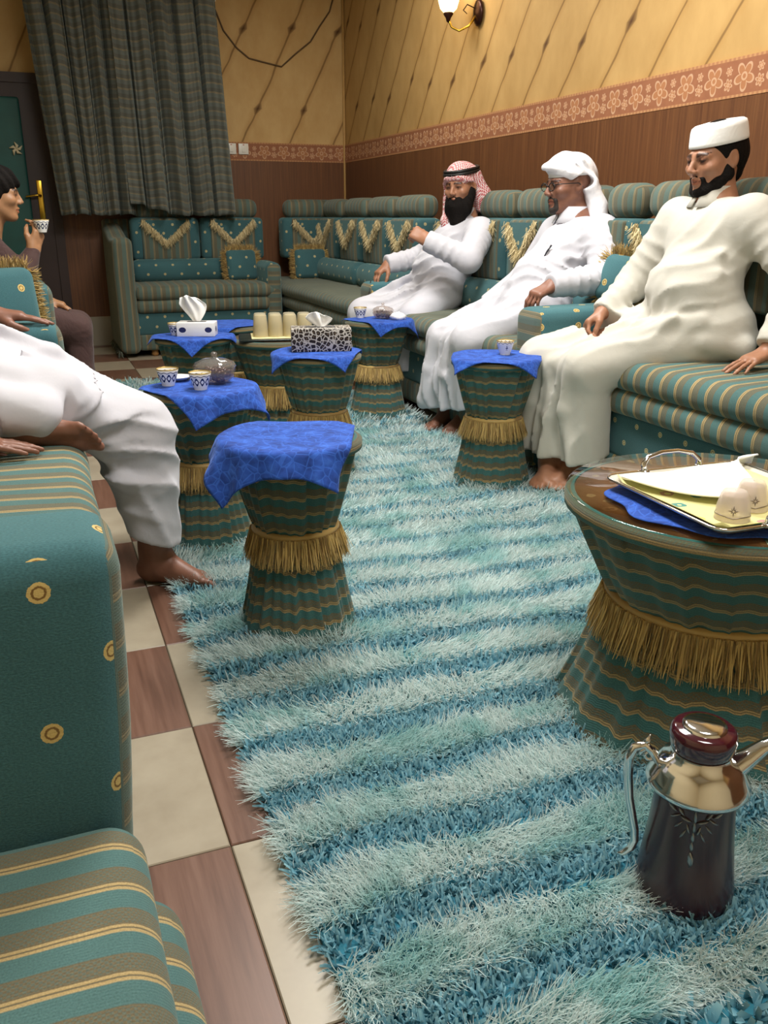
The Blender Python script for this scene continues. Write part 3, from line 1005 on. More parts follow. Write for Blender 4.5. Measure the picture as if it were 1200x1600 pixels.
def drape(name, tc, top, RT, size, rot, off, label, seed=0, n=56, shape='square', ripple=1.0):
    """a square cloth laid over a round top: beyond the rim it turns down and hangs"""
    cx, cy = off
    c, s = math.cos(rot), math.sin(rot)
    rho = 0.012

    def fn(u, v):
        a, b = (u - 0.5) * size, (v - 0.5) * size
        if shape == 'scallop':
            q = max(abs(a), abs(b)) * 2 / size
            L = math.hypot(a, b) or 1
            k = q * size / 2 / L * (1 + 0.05 * math.sin(9 * math.atan2(b, a)))
            a, b = a * k, b * k
        x, y = cx + c * a - s * b, cy + s * a + c * b
        r = math.hypot(x, y)
        th = math.atan2(y, x)
        z = 0.0035 + 0.0015 * math.sin(x * 31 + seed) * math.sin(y * 27 + seed)
        RR = RT + 0.012
        if r > RR:
            e = r - RR
            pm = 1.18 + 0.12 * math.sin(th * 5 + seed)
            ph = min(e / rho, pm)
            rest = max(0.0, e - rho * pm)
            nr = RR + rho * math.sin(ph) + rest * math.cos(pm) + ripple * 0.10 * rest * math.sin(th * 13 + seed * 2)
            z += -rho * (1 - math.cos(ph)) - rest * math.sin(pm)
            th2 = th + ripple * 0.25 * rest * math.sin(th * 9 + seed)
            x, y = nr * math.cos(th2), nr * math.sin(th2)
        return (x, y, z)
    mb = grid_mesh(fn, n, n, lambda u, v: (u * size, v * size))
    o = mb.build(name, M['lace'], None, loc=(tc[0], tc[1], top))
    solidify(o, 0.0018, 1.0)
    return tag(o, label, 'tablecloth', 'blue lace cloths')


drape('lace_cloth', T1, 0.52, 0.165, 0.385, -0.38, (-0.055, -0.030), 'plain blue lace cloth on the nearest small table, corner hanging left', 1)
drape('lace_cloth', T2, 0.52, 0.165, 0.36, 0.40, (0.035, -0.045), 'blue lace cloth under the candy bowl and cups', 2)
drape('lace_cloth', T3, 0.52, 0.165, 0.33, 0.55, (0.0, -0.025), 'blue lace cloth under the white tissue box', 3)
drape('lace_cloth', T5, 0.52, 0.165, 0.35, 1.05, (-0.01, 0.0), 'blue lace cloth under the leopard print tissue box', 4)
drape('lace_cloth', T6, 0.52, 0.165, 0.34, 0.30, (0.035, -0.03), 'blue lace cloth under the dates bowl beside the red headscarf man', 5)
drape('lace_cloth', T7, 0.52, 0.165, 0.345, 1.06, (0.0, -0.005), 'blue lace cloth under the single cup', 6)
drape('lace_cloth', T9, 0.52, 0.165, 0.33, 0.4, (0.0, 0.0), 'blue lace cloth on the table behind the tray of glasses', 7)
drape('lace_cloth', T8, 0.5075, 0.310, 0.43, 0.30, (-0.055, -0.055), 'round-edged blue cloth under the tray on the glass topped table', 8, 64, 'scallop', 0.0)

# ------------------------------------------------------------------ cups
def porcelain(name, motif):
    n = NT(name, 0.18, spec=0.5)
    p, x, y, z = n.pos('Object')
    th = n.m('ARCTAN2', y, x)
    if motif == 'star':
        a = n.m('MULTIPLY', n.m('SINE', n.m('MULTIPLY', n.m('SUBTRACT', n.m('FRACT', n.m('DIVIDE', th, 2 * PI / 4)), 0.5), PI)), 0.034)
        b = n.m('SUBTRACT', z, 0.028)
        r = n.m('POWER', n.m('ADD', n.m('MULTIPLY', a, a), n.m('MULTIPLY', b, b)), 0.5)
        ang = n.m('ARCTAN2', b, a)
        st = n.m('ADD', 0.0035, n.m('MULTIPLY', n.m('POWER', n.m('ABSOLUTE', n.m('COSINE', n.m('MULTIPLY', ang, 3.0))), 4.0), 0.0085))
        mark = n.m('LESS_THAN', r, st)
        zig = n.m('MULTIPLY', n.m('ABSOLUTE', n.m('SUBTRACT', n.m('FRACT', n.m('MULTIPLY', th, 6 / PI)), 0.5)), 0.01)
        band = n.m('LESS_THAN', n.m('ABSOLUTE', n.m('SUBTRACT', z, n.m('ADD', zig, 0.044))), 0.0013)
        mark = n.m('MAXIMUM', mark, band)
    else:
        # a row of pointed leaves with a pale eye, and a wavy line above
        lf = n.m('ABSOLUTE', n.m('COSINE', n.m('MULTIPLY', th, 5.0)))
        dz = n.m('DIVIDE', n.m('ABSOLUTE', n.m('SUBTRACT', z, 0.026)), 0.013)
        q = n.m('SUBTRACT', n.m('POWER', lf, 1.5), dz)
        leaf_ = n.m('MULTIPLY', n.m('GREATER_THAN', q, 0.0), n.m('LESS_THAN', q, 0.55))
        wv = n.m('ADD', 0.0435, n.m('MULTIPLY', n.m('SINE', n.m('MULTIPLY', th, 10.0)), 0.0015))
        mark = n.m('MAXIMUM', leaf_, n.m('LESS_THAN', n.m('ABSOLUTE', n.m('SUBTRACT', z, wv)), 0.0012))
    rim = n.m('GREATER_THAN', z, 0.0505)
    c = n.mix(mark, 'e6e6e2', '1c2752')
    c = n.mix(rim, c, 'c9b27a')
    n.color(c)
    return n.mat


M['cup_blue'] = porcelain('porcelain with blue pattern', 'floral')
M['cup_star'] = porcelain('porcelain with star', 'star')
CUP = MB().lathe([(0.001, 0.004), (0.017, 0.004), (0.0175, 0.0), (0.020, 0.0), (0.021, 0.005), (0.0265, 0.020), (0.032, 0.040), (0.0355, 0.0535), (0.0345, 0.0545), (0.0325, 0.050), (0.0285, 0.036), (0.021, 0.014), (0.001, 0.010)], 32).mesh('coffee_cup', True, 60)
CUP_S = CUP.copy()
M['coffee'] = plain('coffee', '5a3a18', 0.2)
M['rim_gold'] = plain('gilt rim', 'a98d4c', 0.3, 0.8)
CUP_RIM = MB().tube([(0.0348 * math.cos(a), 0.0348 * math.sin(a), 0.0542) for a in [2 * PI * k / 32 for k in range(33)]], 0.0011, 6, 0, False).mesh('gilt_rim')
CUP_COF = MB().lathe([(0.001, 0.030), (0.0255, 0.030)], 24).mesh('coffee')


def cup(loc, label, mat='cup_blue', rz=0.0, me=None, coffee=False):
    r = empty('coffee_cup', loc, rz, label, 'cup', 'small handleless coffee cups')
    link('cup_body', me or (CUP if mat == 'cup_blue' else CUP_S), M[mat], r)
    link('gilt_rim', CUP_RIM, M['rim_gold'], r)
    if coffee:
        link('coffee', CUP_COF, M['coffee'], r)
    return r


ZT = 0.5255
cup((0.362, 2.825, ZT), 'blue patterned coffee cup, left of the candy bowl', 'cup_blue', 0.3)
cup((0.447, 2.720, ZT), 'blue patterned coffee cup standing in front of the candy bowl', 'cup_blue', 1.0)
cup((0.575, 4.080, ZT), 'blue patterned cup tucked left of the white tissue box', 'cup_blue', 2.0)
cup((1.605, 4.445, ZT), 'small cup left of the dates bowl before the red headscarf man', 'cup_blue', 2.6)
cup((1.690, 3.010, ZT), 'star decorated white cup alone on its blue cloth', 'cup_star', -1.05)
# small saucer-like dish behind the candy bowl
tag(MB().lathe([(0.001, 0.0), (0.022, 0.0), (0.042, 0.012), (0.044, 0.014), (0.040, 0.0125), (0.021, 0.004), (0.001, 0.004)], 32).build('small_dish', plain('white porcelain', 'e4e4e0', 0.2, noise=0.01), loc=(0.405, 2.905, ZT)), 'small white dish behind the candy bowl', 'dish')


# lidded glass bowls with dates
M['bowl_glass'] = thin_glass('cut glass bowl', 'e6e0dc', 1.0, 0.05, 0.12)
M['date'] = plain('dark dates', '3a1410', 0.3, noise=0.2, nscale=60)
M['steel'] = plain('chrome steel', 'd8d8d8', 0.12, 1.0, noise=0.02)


def date_bowl(loc, label, sc=1.0, rz=0.0):
    r = empty('glass_bowl', loc, rz, label, 'bowl', 'lidded glass bowls of dates')
    n = 36
    mb = MB()
    prof = [(0.001, 0.0), (0.035, 0.0), (0.040, 0.004), (0.054, 0.018), (0.060, 0.034), (0.058, 0.044)]
    mb.lathe(prof, n)
    mb.lathe([(0.054, 0.044), (0.055, 0.034), (0.049, 0.019), (0.036, 0.007), (0.001, 0.006)], n)
    # scalloped flutes
    mb.v = [(x * (1 + 0.035 * math.cos(9 * math.atan2(y, x)) * (z > 0.003)), y * (1 + 0.035 * math.cos(9 * math.atan2(y, x)) * (z > 0.003)), z) for x, y, z in mb.v]
    o = mb.build('bowl', M['bowl_glass'], r); o.scale = (sc,) * 3
    mb = MB().lathe([(0.061, 0.045), (0.062, 0.048), (0.054, 0.060), (0.034, 0.069), (0.012, 0.072), (0.006, 0.077), (0.010, 0.084), (0.006, 0.089), (0.001, 0.090)], n)
    mb.v = [(x * (1 + 0.03 * math.cos(9 * math.atan2(y, x)) * (z < 0.07)), y * (1 + 0.03 * math.cos(9 * math.atan2(y, x)) * (z < 0.07)), z) for x, y, z in mb.v]
    o = mb.build('lid', M['bowl_glass'], r); o.scale = (sc,) * 3
    rg = random.Random(5)
    mb = MB()
    for k in range(34):
        a, q = rg.random() * 6.28, math.sqrt(rg.random()) * 0.038
        x, y, z = q * math.cos(a), q * math.sin(a), 0.014 + rg.random() * 0.026
        b = rg.random() * 6.28
        d = Vector((math.cos(b), math.sin(b), rg.uniform(-.4, .4))).normalized() * 0.012
        p = Vector((x, y, z))
        mb.tube([p - d, p - d * 0.6, p, p + d * 0.6, p + d], [0.002, 0.0065, 0.008, 0.0065, 0.002], 7)
    o = mb.build('dates', M['date'], r); o.scale = (sc,) * 3
    o['kind'] = 'stuff'
    return r


date_bowl((0.512, 2.815, ZT), 'larger lidded glass candy bowl among cups on near left table', 1.12)
date_bowl((1.70, 4.355, ZT), 'lidded glass bowl of dates beside the man in red headscarf', 0.92, 0.3)

# ------------------------------------------------------------------ tissues
def tissue_mesh(h, w, seed, flop=0.0, n=22):
    """a pulled paper tissue: a crumpled fan rising from a slot"""
    rg = random.Random(seed)
    ph = [rg.random() * 6.28 for _ in range(5)]

    def fn(u, v):
        ww = w * (0.22 + 0.78 * math.sin(min(v * 1.3, 1) * PI / 2)) * (1 - 0.35 * max(0, v - .7) / .3)
        x = (u - 0.5) * ww
        a = u * 7 + ph[0]
        y = 0.35 * w * v * (0.45 * math.sin(a) + 0.25 * math.sin(2.3 * a + ph[1] + v * 2)) + flop * 0.25 * w * v * v
        z = h * (v - 0.22 * v * v * abs(u - 0.45) * 2) + 0.05 * h * math.sin(5 * u + ph[2]) * v
        x += flop * v * v * w * 0.45
        return (x, y, z)
    return grid_mesh(fn, n, n)


M['tissue'] = plain('white tissue paper', 'f2f2f0', 0.9, noise=0.015, bump=0.2)


def print_mat(name, kind):
    n = NT(name, 0.4, spec=0.4)
    p, x, y, z = n.pos('Object')
    if kind == 'leopard':
        w = n.node('ShaderNodeVectorMath', {0: p, 1: n.scale(n.node('ShaderNodeTexNoise', {'Vector': p, 'Scale': 30.0}).outputs[1], 0.012)}, operation='ADD').outputs[0]
        f = n.node('ShaderNodeTexVoronoi', {'Vector': w, 'Scale': 62.0}, feature='DISTANCE_TO_EDGE').outputs[0]
        f2 = n.node('ShaderNodeTexVoronoi', {'Vector': w, 'Scale': 62.0}, feature='F1').outputs[0]
        rg = n.m('LESS_THAN', f, 0.10)
        c = n.mix(rg, '241c18', 'b9b4aa')
        c = n.mix(n.m('LESS_THAN', f2, 0.16), c, '6b5a48')
        n.color(c)
    else:
        # white box with dark blue ovals on its sides
        a = n.m('DIVIDE', n.m('SUBTRACT', n.m('ABSOLUTE', x), 0.058), 0.016)
        b = n.m('DIVIDE', n.m('SUBTRACT', z, 0.030), 0.012)
        r = n.m('ADD', n.m('MULTIPLY', a, a), n.m('MULTIPLY', b, b))
        a2 = n.m('DIVIDE', y, 0.014)
        r2 = n.m('ADD', n.m('MULTIPLY', a2, a2), n.m('MULTIPLY', b, b))
        side = n.m('GREATER_THAN', n.m('ABSOLUTE', x), 0.083)
        inn = n.m('MAXIMUM', n.m('MULTIPLY', n.m('LESS_THAN', r, 1.0), n.m('SUBTRACT', 1.0, side)), n.m('MULTIPLY', n.m('LESS_THAN', r2, 1.0), side))
        n.color(n.mix(n.m('MULTIPLY', inn, n.m('LESS_THAN', z, 0.0575)), 'e4e4e2', '232a55'))
    return n.mat


M['leopard'] = print_mat('leopard print card', 'leopard')
M['white_box'] = print_mat('white printed card', 'white')


def tissue_box(loc, rz, sx, sy, sz, mat, label, tis):
    r = empty('tissue_box', loc, rz, label, 'tissue box', 'tissue boxes')
    rbox(sx, sy, sz, 0.003, 2).build('box', M[mat], r)
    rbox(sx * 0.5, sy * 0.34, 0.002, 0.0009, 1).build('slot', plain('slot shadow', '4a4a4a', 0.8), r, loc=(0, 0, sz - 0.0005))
    o = tissue_mesh(*tis).build('tissue', M['tissue'], r, loc=(0, 0, sz - 0.003))
    solidify(o, 0.0012)
    return r


tissue_box((0.665, 4.03, ZT), -0.35, 0.170, 0.095, 0.062, 'white_box', 'white tissue box with dark blue marks and a tall tissue', (0.13, 0.12, 4, -0.55))
tissue_box((1.055, 3.395, ZT), -0.25, 0.240, 0.120, 0.092, 'leopard', 'leopard print tissue box with white tissue on top', (0.065, 0.11, 9, -0.3))


def crumple(name, loc, r, label, seed):
    mb = MB().lathe([(0.001, 0.0), (r * .8, 0.002), (r, r * .35), (r * .75, r * .75), (r * .3, r * .95), (0.001, r)], 22)
    mb.v = [tuple(Vector(v) + Vector((1, 1, .6)) * 0 + mnoise.noise_vector(Vector(v) * 60 + Vector((seed, 0, 0))) * r * 0.33 * min(1, v[2] / (r * .2))) for v in mb.v]
    return tag(mb.build(name, M['tissue'], None, loc=loc), label, 'tissue')


crumple('crumpled_tissue', (1.76, 4.285, ZT), 0.042, 'crumpled white tissue right of the dates bowl', 3)

# ------------------------------------------------------------------ tray of upturned glasses on the medium table
tm = empty('serving_tray', (1.02, 3.985, 0.5015), -0.2, 'paper lined tray under the upturned glasses', 'tray')
rbox(0.34, 0.24, 0.010, 0.004, 2).build('tray_plate', plain('black lacquer tray', '15201e', 0.25), tm)
rbox(0.27, 0.20, 0.003, 0.001, 1).build('paper_liner', plain('cream paper', 'd5cd9c', 0.8), tm, loc=(0.02, 0.0, 0.010))
mb = MB()
TUM = [(0.001, 0.092), (0.022, 0.092), (0.026, 0.088), (0.030, 0.045), (0.033, 0.0), (0.0305, 0.0), (0.0275, 0.045), (0.0235, 0.083), (0.001, 0.085)]
mb.lathe([(r_ * 1.08, z_ * 1.08) for r_, z_ in TUM], 20)
mb.v = [(x * (1 + 0.02 * math.cos(10 * math.atan2(y, x))), y * (1 + 0.02 * math.cos(10 * math.atan2(y, x))), z) for x, y, z in mb.v]
TUMBLER = mb.mesh('glass_tumbler', True, 50)
M['tumbler'] = thin_glass('cut glass tumbler', 'f0ead2', 1.0, 0.08, 0.26)
for i in range(4):
    for j in range(2):
        lx, ly = -0.085 + i * 0.068, -0.036 + j * 0.072
        c, s = math.cos(-0.2), math.sin(-0.2)
        row, colm = ('front', 'back')[j], ('first', 'second', 'third', 'fourth')[i]
        o = link('glass_tumbler', TUMBLER, M['tumbler'], None, (1.035 + c * lx - s * ly, 3.985 + s * lx + c * ly, 0.5147), (0, 0, i))
        tag(o, 'upturned glass on the far tray, %s from the left in the %s row' % (colm, row), 'glass', 'upturned glasses on the far tray')

# ------------------------------------------------------------------ things on the large glass topped table
gt = empty('round_glass_sheet', (*T8, 0.4985), 0, 'round glass sheet over the large table, patterned papers under it', 'glass top')
o = MB().lathe([(0.001, 0.0030), (0.314, 0.0030), (0.3165, 0.0042), (0.3165, 0.0074), (0.314, 0.0086), (0.001, 0.0086)], 72).build('glass_sheet', M['glass'], gt, angle=40)


def floral_mat(name, base, cols, scale):
    n = NT(name, 0.6, spec=0.3)
    uvv, u, v = n.uv()
    p = n.pos('Object')[0]
    f = n.node('ShaderNodeTexVoronoi', {'Vector': p, 'Scale': scale}, feature='F1')
    d, c = f.outputs[0], f.outputs[1]
    th = n.noise(p, scale * 2.0, 2.0)
    petal = n.m('LESS_THAN', n.m('ADD', d, n.m('MULTIPLY', th, 0.35)), 0.42)
    hue = n.ramp(n.node('ShaderNodeSeparateColor', {0: c}).outputs[0], [(0.0, cols[0]), (0.34, cols[1]), (0.67, cols[2])], 'CONSTANT')
    core = n.m('LESS_THAN', d, 0.12)
    cc = n.mix(petal, base, hue)
    cc = n.mix(core, cc, base)
    n.color(cc)
    return n.mat


M['brown_flower'] = floral_mat('orange brown flower cloth', 'a05a30', ('c07a4a', 'd09262', 'b06a40'), 22.0)
M['pale_flower'] = floral_mat('pale floral paper', 'd9d2ae', ('5f8f92', 'b88c86', '7fa08c'), 20.0)
MB().lathe([(0.001, 0.0012), (0.296, 0.0012), (0.298, 0.0018), (0.001, 0.0022)], 64).build('patterned_cloth', M['brown_flower'], gt)
mb = MB()
pts = [(0.30 * math.cos(a), 0.30 * math.sin(a)) for a in [(-2.05 + k * 0.1) for k in range(22)]]
vs = [(x, y, 0.0027) for x, y in pts] + [(0.20, 0.10, 0.0027), (-0.10, -0.20, 0.0027)]
mb.add(vs, [tuple(range(len(vs)))])
mb.build('floral_paper', M['pale_flower'], gt, smooth=False)

tr = empty('handled_tray', (1.208, 1.245, 0.5135), -0.03, 'rectangular metal tray with chrome handle on the large table', 'tray')
TW, TL = 0.34, 0.36
mb = MB()
M['tray_white'] = plain('pale tray enamel', 'd3cfc0', 0.3, noise=0.02)
prof = [(0.0, 0.0), (0.012, 0.0), (0.020, 0.014), (0.030, 0.018)]
rings = []
for inset, z in ((0.035, 0.0), (0.030, 0.001), (0.006, 0.018), (0.0, 0.0185), (0.001, 0.020), (0.008, 0.0195), (0.032, 0.003)):
    hx, hy, rr = TW / 2 - inset, TL / 2 - inset, max(0.012, 0.03 - inset * 0.4)
    ring = []
    for q, (sx, sy) in enumerate(((1, 1), (-1, 1), (-1, -1), (1, -1))):
        for k in range(5):
            a = q * PI / 2 + k * PI / 8
            ring.append((sx * (hx - rr) + rr * math.cos(a), sy * (hy - rr) + rr * math.sin(a), z))
    rings.append(ring)
vs = [p for rg_ in rings for p in rg_]
nn = 20
fs = [tuple(range(nn))[::-1]] + [(i * nn + k, i * nn + (k + 1) % nn, (i + 1) * nn + (k + 1) % nn, (i + 1) * nn + k) for i in range(len(rings) - 1) for k in range(nn)] + [tuple((len(rings) - 1) * nn + k for k in range(nn))]
mb.add(vs, fs)
mb.build('tray_body', M['tray_white'], tr, angle=40)
MB().tube([(x, y, z) for x, y, z in rings[4]] + [rings[4][0]], 0.003, 8).build('chrome_rim', M['steel'], tr)
for sy in (1, -1):
    yy = sy * (TL / 2 - 0.004)
    h = MB().tube([(-0.068, yy, 0.018), (-0.070, yy + sy * 0.004, 0.034), (-0.056, yy + sy * 0.010, 0.047), (-0.02, yy + sy * 0.013, 0.054), (0.02, yy + sy * 0.013, 0.054), (0.056, yy + sy * 0.010, 0.047), (0.070, yy + sy * 0.004, 0.034), (0.068, yy, 0.018)], [0.007, 0.006, 0.0052, 0.0048, 0.0048, 0.0052, 0.006, 0.007], 10).build('handle', M['steel'], tr)
    for sx in (-1, 1):
        MB().lathe([(0.001, 0.0), (0.011, 0.001), (0.009, 0.007), (0.001, 0.009)], 12).build('rivet', M['steel'], h, loc=(sx * 0.068, yy, 0.0155))
M['yellow_paper'] = floral_mat('yellow floral liner', 'd9d596', ('4f8b84', 'b58d86', 'c8c06a'), 16.0)
yl = grid_mesh(lambda u, v: ((u - .5) * 0.30, (v - .5) * 0.315, 0.0045 + 0.012 * max(0, abs(v - .5) * 2 - .86) / .14 + 0.012 * max(0, abs(u - .5) * 2 - .86) / .14 + 0.0012 * math.sin(9 * u + 5 * v)), 30, 30).build('paper_liner', M['yellow_paper'], tr)
solidify(yl, 0.0008, 1.0)


def napkin(u, v):
    # folded triangle of stacked napkins
    x = -0.150 + 0.33 * u
    y0, y1 = 0.165 - 0.03 * u, 0.150 - 0.19 * math.sin(min(1, u * 1.15) * PI) ** 0.8
    y = y0 + (y1 - y0) * v
    z = 0.022 + 0.010 * math.sin(v * PI) * u + 0.018 * u * u * (1 - v) + 0.002 * math.sin(14 * u + 9 * v)
    return (x, y, z)


nk = grid_mesh(napkin, 30, 14).build('napkin', M['tissue'], None, loc=(1.215, 1.245, 0.5135), rot=(0, 0, -0.03))
solidify(nk, 0.003, 1.0)
tag(nk, 'folded white napkins lying on the handled tray', 'napkin')
M['cup_glass'] = thin_glass('clear cut glass cup', 'efe8e2', 1.0, 0.06, 0.34)
M['star_silver'] = plain('dark silver star print', '6a5f5a', 0.3, 0.7)
mb = MB().lathe([(0.001, 0.054), (0.014, 0.0545), (0.020, 0.053), (0.024, 0.046), (0.029, 0.026), (0.0315, 0.0), (0.029, 0.0), (0.0265, 0.026), (0.021, 0.044), (0.001, 0.050)], 28)
GC = mb.mesh('upturned_cup', True, 55)
st = MB()
for k in range(8):
    a0 = k * PI / 4

    def onc(du, dz):
        r_ = 0.0312 - 0.0022 * (dz + 0.02) / 0.02
        return (r_ * math.cos(du / 0.03), r_ * math.sin(du / 0.03), 0.022 + dz)
    L_ = 0.0095 if k % 2 == 0 else 0.006
    st.tube([onc(0.002 * math.cos(a0), 0.002 * math.sin(a0)), onc(L_ * .5 * math.cos(a0), L_ * .5 * math.sin(a0)), onc(L_ * math.cos(a0), L_ * math.sin(a0))], [0.0008, 0.0012, 0.0003], 5)
st.tube([(0.0305 * math.cos(t), 0.0305 * math.sin(t), 0.008 + 0.003 * abs(math.sin(2 * t))) for t in [2 * PI * k / 48 for k in range(49)]], 0.0009, 5, 0, False)
STAR = st.mesh('star_print')
for (x, y, rz, lb) in ((1.130, 1.150, -2.3, 'upturned star printed glass cup at the front of the handled tray'), (1.205, 1.185, -2.1, 'upturned star printed glass cup behind the front one on the tray')):
    r = empty('upturned_cup', (x, y, 0.5205), rz, lb, 'cup', 'upturned glass cups on the tray')
    link('cup_body', GC, M['cup_glass'], r)
    link('star_print', STAR, M['star_silver'], r)

# ------------------------------------------------------------------ coffee pot
pot = empty('thermos_pot', (0.860, 0.872, 0.012), 0, 'dark burgundy thermos coffee pot with chrome spout and scroll handle', 'coffee pot')
n = NT('burgundy lacquer', 0.16, spec=0.6)
p = n.pos('Object')[0]
n.color(n.mix(n.noise(p, 5.0), '2a1016', '3c161f'))
n.set('Coat Weight', 0.15); n.set('Roughness', 0.24)
M['burgundy'] = n.mat
MB().lathe([(0.001, 0.0), (0.074, 0.0), (0.0755, 0.004), (0.0765, 0.012), (0.075, 0.03), (0.070, 0.07), (0.0645, 0.12), (0.061, 0.165), (0.060, 0.200), (0.001, 0.202)], 56).build('body', M['burgundy'], pot, angle=50)
MB().lathe([(0.0755, 0.0), (0.0775, 0.002), (0.0775, 0.006), (0.0765, 0.008)], 56).build('base_ring', M['steel'], pot)
MB().lathe([(0.060, 0.196), (0.073, 0.200), (0.077, 0.206), (0.077, 0.211), (0.072, 0.218), (0.066, 0.232), (0.056, 0.245), (0.046, 0.253), (0.044, 0.262), (0.001, 0.263)], 56).build('shoulder', M['steel'], pot, angle=60)
lid = MB().lathe([(0.001, 0.262), (0.042, 0.262), (0.047, 0.268), (0.0495, 0.288), (0.047, 0.298), (0.042, 0.302), (0.001, 0.302)], 48).build('lid', plain('burgundy lid', '3d0f1c', 0.12, noise=0.05, Coat_Weight=0.7), pot, angle=50)
MB().lathe([(0.033, 0.3010), (0.032, 0.306), (0.025, 0.3085), (0.001, 0.3095)], 40).build('lid_disc', M['steel'], lid)
D2 = Vector((-0.86, 0.50, 0))            # handle side
hd = [(0.050, 0.236), (0.064, 0.236), (0.074, 0.252), (0.084, 0.262), (0.098, 0.256), (0.105, 0.236), (0.104, 0.205), (0.099, 0.165), (0.091, 0.130), (0.085, 0.105), (0.083, 0.085), (0.088, 0.068), (0.100, 0.056), (0.108, 0.055)]
hb = MB().tube([(D2.x * a, D2.y * a, z) for a, z in hd], [0.006, 0.006, 0.0065, 0.007, 0.0075, 0.0075, 0.0075, 0.007, 0.0068, 0.0066, 0.0064, 0.006, 0.0045, 0.002], 12).build('handle', M['steel'], pot)
cv = [(0.076 + 0.014 * (1 - k / 20) * math.cos(k * 0.55), 0.244 + 0.014 * (1 - k / 20) * math.sin(k * 0.55)) for k in range(18)]
MB().tube([(D2.x * a, D2.y * a, z) for a, z in cv], [0.0045 - 0.00015 * k for k in range(18)], 8).build('scroll', M['steel'], hb)
MB().tube([(D2.x * a, D2.y * a, z) for a, z in ((0.086, 0.262), (0.080, 0.270), (0.077, 0.280))], [0.005, 0.004, 0.001], 8).build('thumb_rest', M['steel'], hb)
D3 = Vector((0.90, -0.43, 0))
sp = [(0.036, 0.226), (0.056, 0.238), (0.072, 0.252), (0.090, 0.270), (0.110, 0.283), (0.128, 0.287)]
so = MB().tube([(D3.x * a, D3.y * a, z) for a, z in sp], [0.024, 0.022, 0.017, 0.013, 0.010, 0.006], 16, 0, True, None, 0.8).build('spout', M['steel'], pot)
# engraved silver pendant on the body, facing the room
M['engrave'] = plain('engraved silver', '8d9296', 0.3, 0.85, noise=0.2, nscale=160)
eb = MB()
FA = math.atan2(-0.72, -0.62)


def on_body(du, z):
    rr = 0.0612 + max(0.0, 0.165 - z) * 0.078 + 0.0006
    a = FA + du / 0.062
    return (rr * math.cos(a), rr * math.sin(a), z)


for (cu_, cz, L_, ang) in [(s_ * a_, z_, l_, g_ * s_) for s_ in (-1, 1) for (a_, z_, l_, g_) in ((0.034, 0.188, 0.016, 0.5), (0.028, 0.176, 0.016, -0.6), (0.020, 0.187, 0.014, 0.9), (0.022, 0.163, 0.015, -0.9), (0.012, 0.176, 0.016, 0.3), (0.014, 0.150, 0.015, -1.1), (0.007, 0.160, 0.014, 1.2))] + [(0, 0.182, 0.018, 1.57), (0, 0.165, 0.018, 1.57), (0, 0.148, 0.016, 1.57), (0, 0.132, 0.014, 1.57)]:
    P_ = [on_body(cu_ + L_ * t * math.cos(ang), cz + L_ * t * math.sin(ang)) for t in (-0.6, -0.2, 0.2, 0.6)]
    eb.tube(P_, [0.0008, 0.0042, 0.0036, 0.0006], 6, 0, True, None, 0.35)
eb.tube([on_body(0, 0.122), on_body(0, 0.114), on_body(0, 0.106), on_body(0, 0.096)], [0.001, 0.0075, 0.0075, 0.0008], 8, 0, True, None, 0.3)
eb.build('engraved_pendant', M['engrave'], pot)
# wall sconce
sc = empty('wall_sconce', (XW - 0.012, 5.27, 2.20), 0, 'lit wall lamp with tulip glass shade on the right wall', 'wall lamp')
M['bronze'] = plain('dark bronze', '3a2018', 0.3, 0.7)
MB().lathe([(0.001, 0.0), (0.055, 0.0), (0.058, 0.008), (0.045, 0.018), (0.020, 0.026), (0.001, 0.028)], 28, M=Matrix.Rotation(-PI / 2, 4, 'Y') @ Matrix.Scale(1.3, 4, (1, 0, 0))).build('wall_plate', M['bronze'], sc)
DY = 0.06
MB().tube([(-0.02, 0, -0.02), (-0.06, 0.01, -0.075), (-0.11, 0.04, -0.10), (-0.15, 0.06, -0.08), (-0.17, 0.07, -0.035)], [0.008, 0.007, 0.007, 0.007, 0.008], 10).build('arm', M['brass'], sc)
MB().tube([(-0.03, 0.0, 0.02), (-0.07, 0.02, 0.04), (-0.09, 0.03, 0.01), (-0.07, 0.02, -0.01)], [0.003, 0.004, 0.004, 0.002], 8).build('scroll', M['bronze'], sc)
MB().lathe([(0.001, -0.055), (0.010, -0.050), (0.016, -0.03), (0.030, -0.010), (0.028, 0.0), (0.001, 0.0)], 20).build('holder', M['bronze'], sc, loc=(-0.17, 0.07, 0.0))
ns = NT('lit tulip glass', 0.3)
ns.color('fff1d8'); ns.set('Emission Color', 'ffdd9c'); ns.set('Emission Strength', 4.0)
mb = MB().lathe([(0.026, -0.004), (0.050, 0.020), (0.062, 0.060), (0.066, 0.100), (0.082, 0.130), (0.092, 0.140), (0.088, 0.141), (0.062, 0.100)], 36)
mb.v = [(x * (1 + 0.10 * math.cos(6 * math.atan2(y, x)) * max(0, z - .08) / .06), y * (1 + 0.10 * math.cos(6 * math.atan2(y, x)) * max(0, z - .08) / .06), z) for x, y, z in mb.v]
mb.build('shade', ns.mat, sc, loc=(-0.17, 0.07, 0.0))
ld = bpy.data.lights.new('sconce_bulb', 'POINT'); ld.energy = 4.0; ld.color = (1.0, 0.78, 0.45); ld.shadow_soft_size = 0.05
lo = bpy.data.objects.new('sconce_bulb', ld); COL.objects.link(lo); lo.parent = sc; lo.location = (-0.17, 0.07, 0.17)
# ------------------------------------------------------------------ shaggy rug
RX0, RX1, RY0, RY1 = 0.285, 1.86, 0.25, 5.85
PER = 0.168


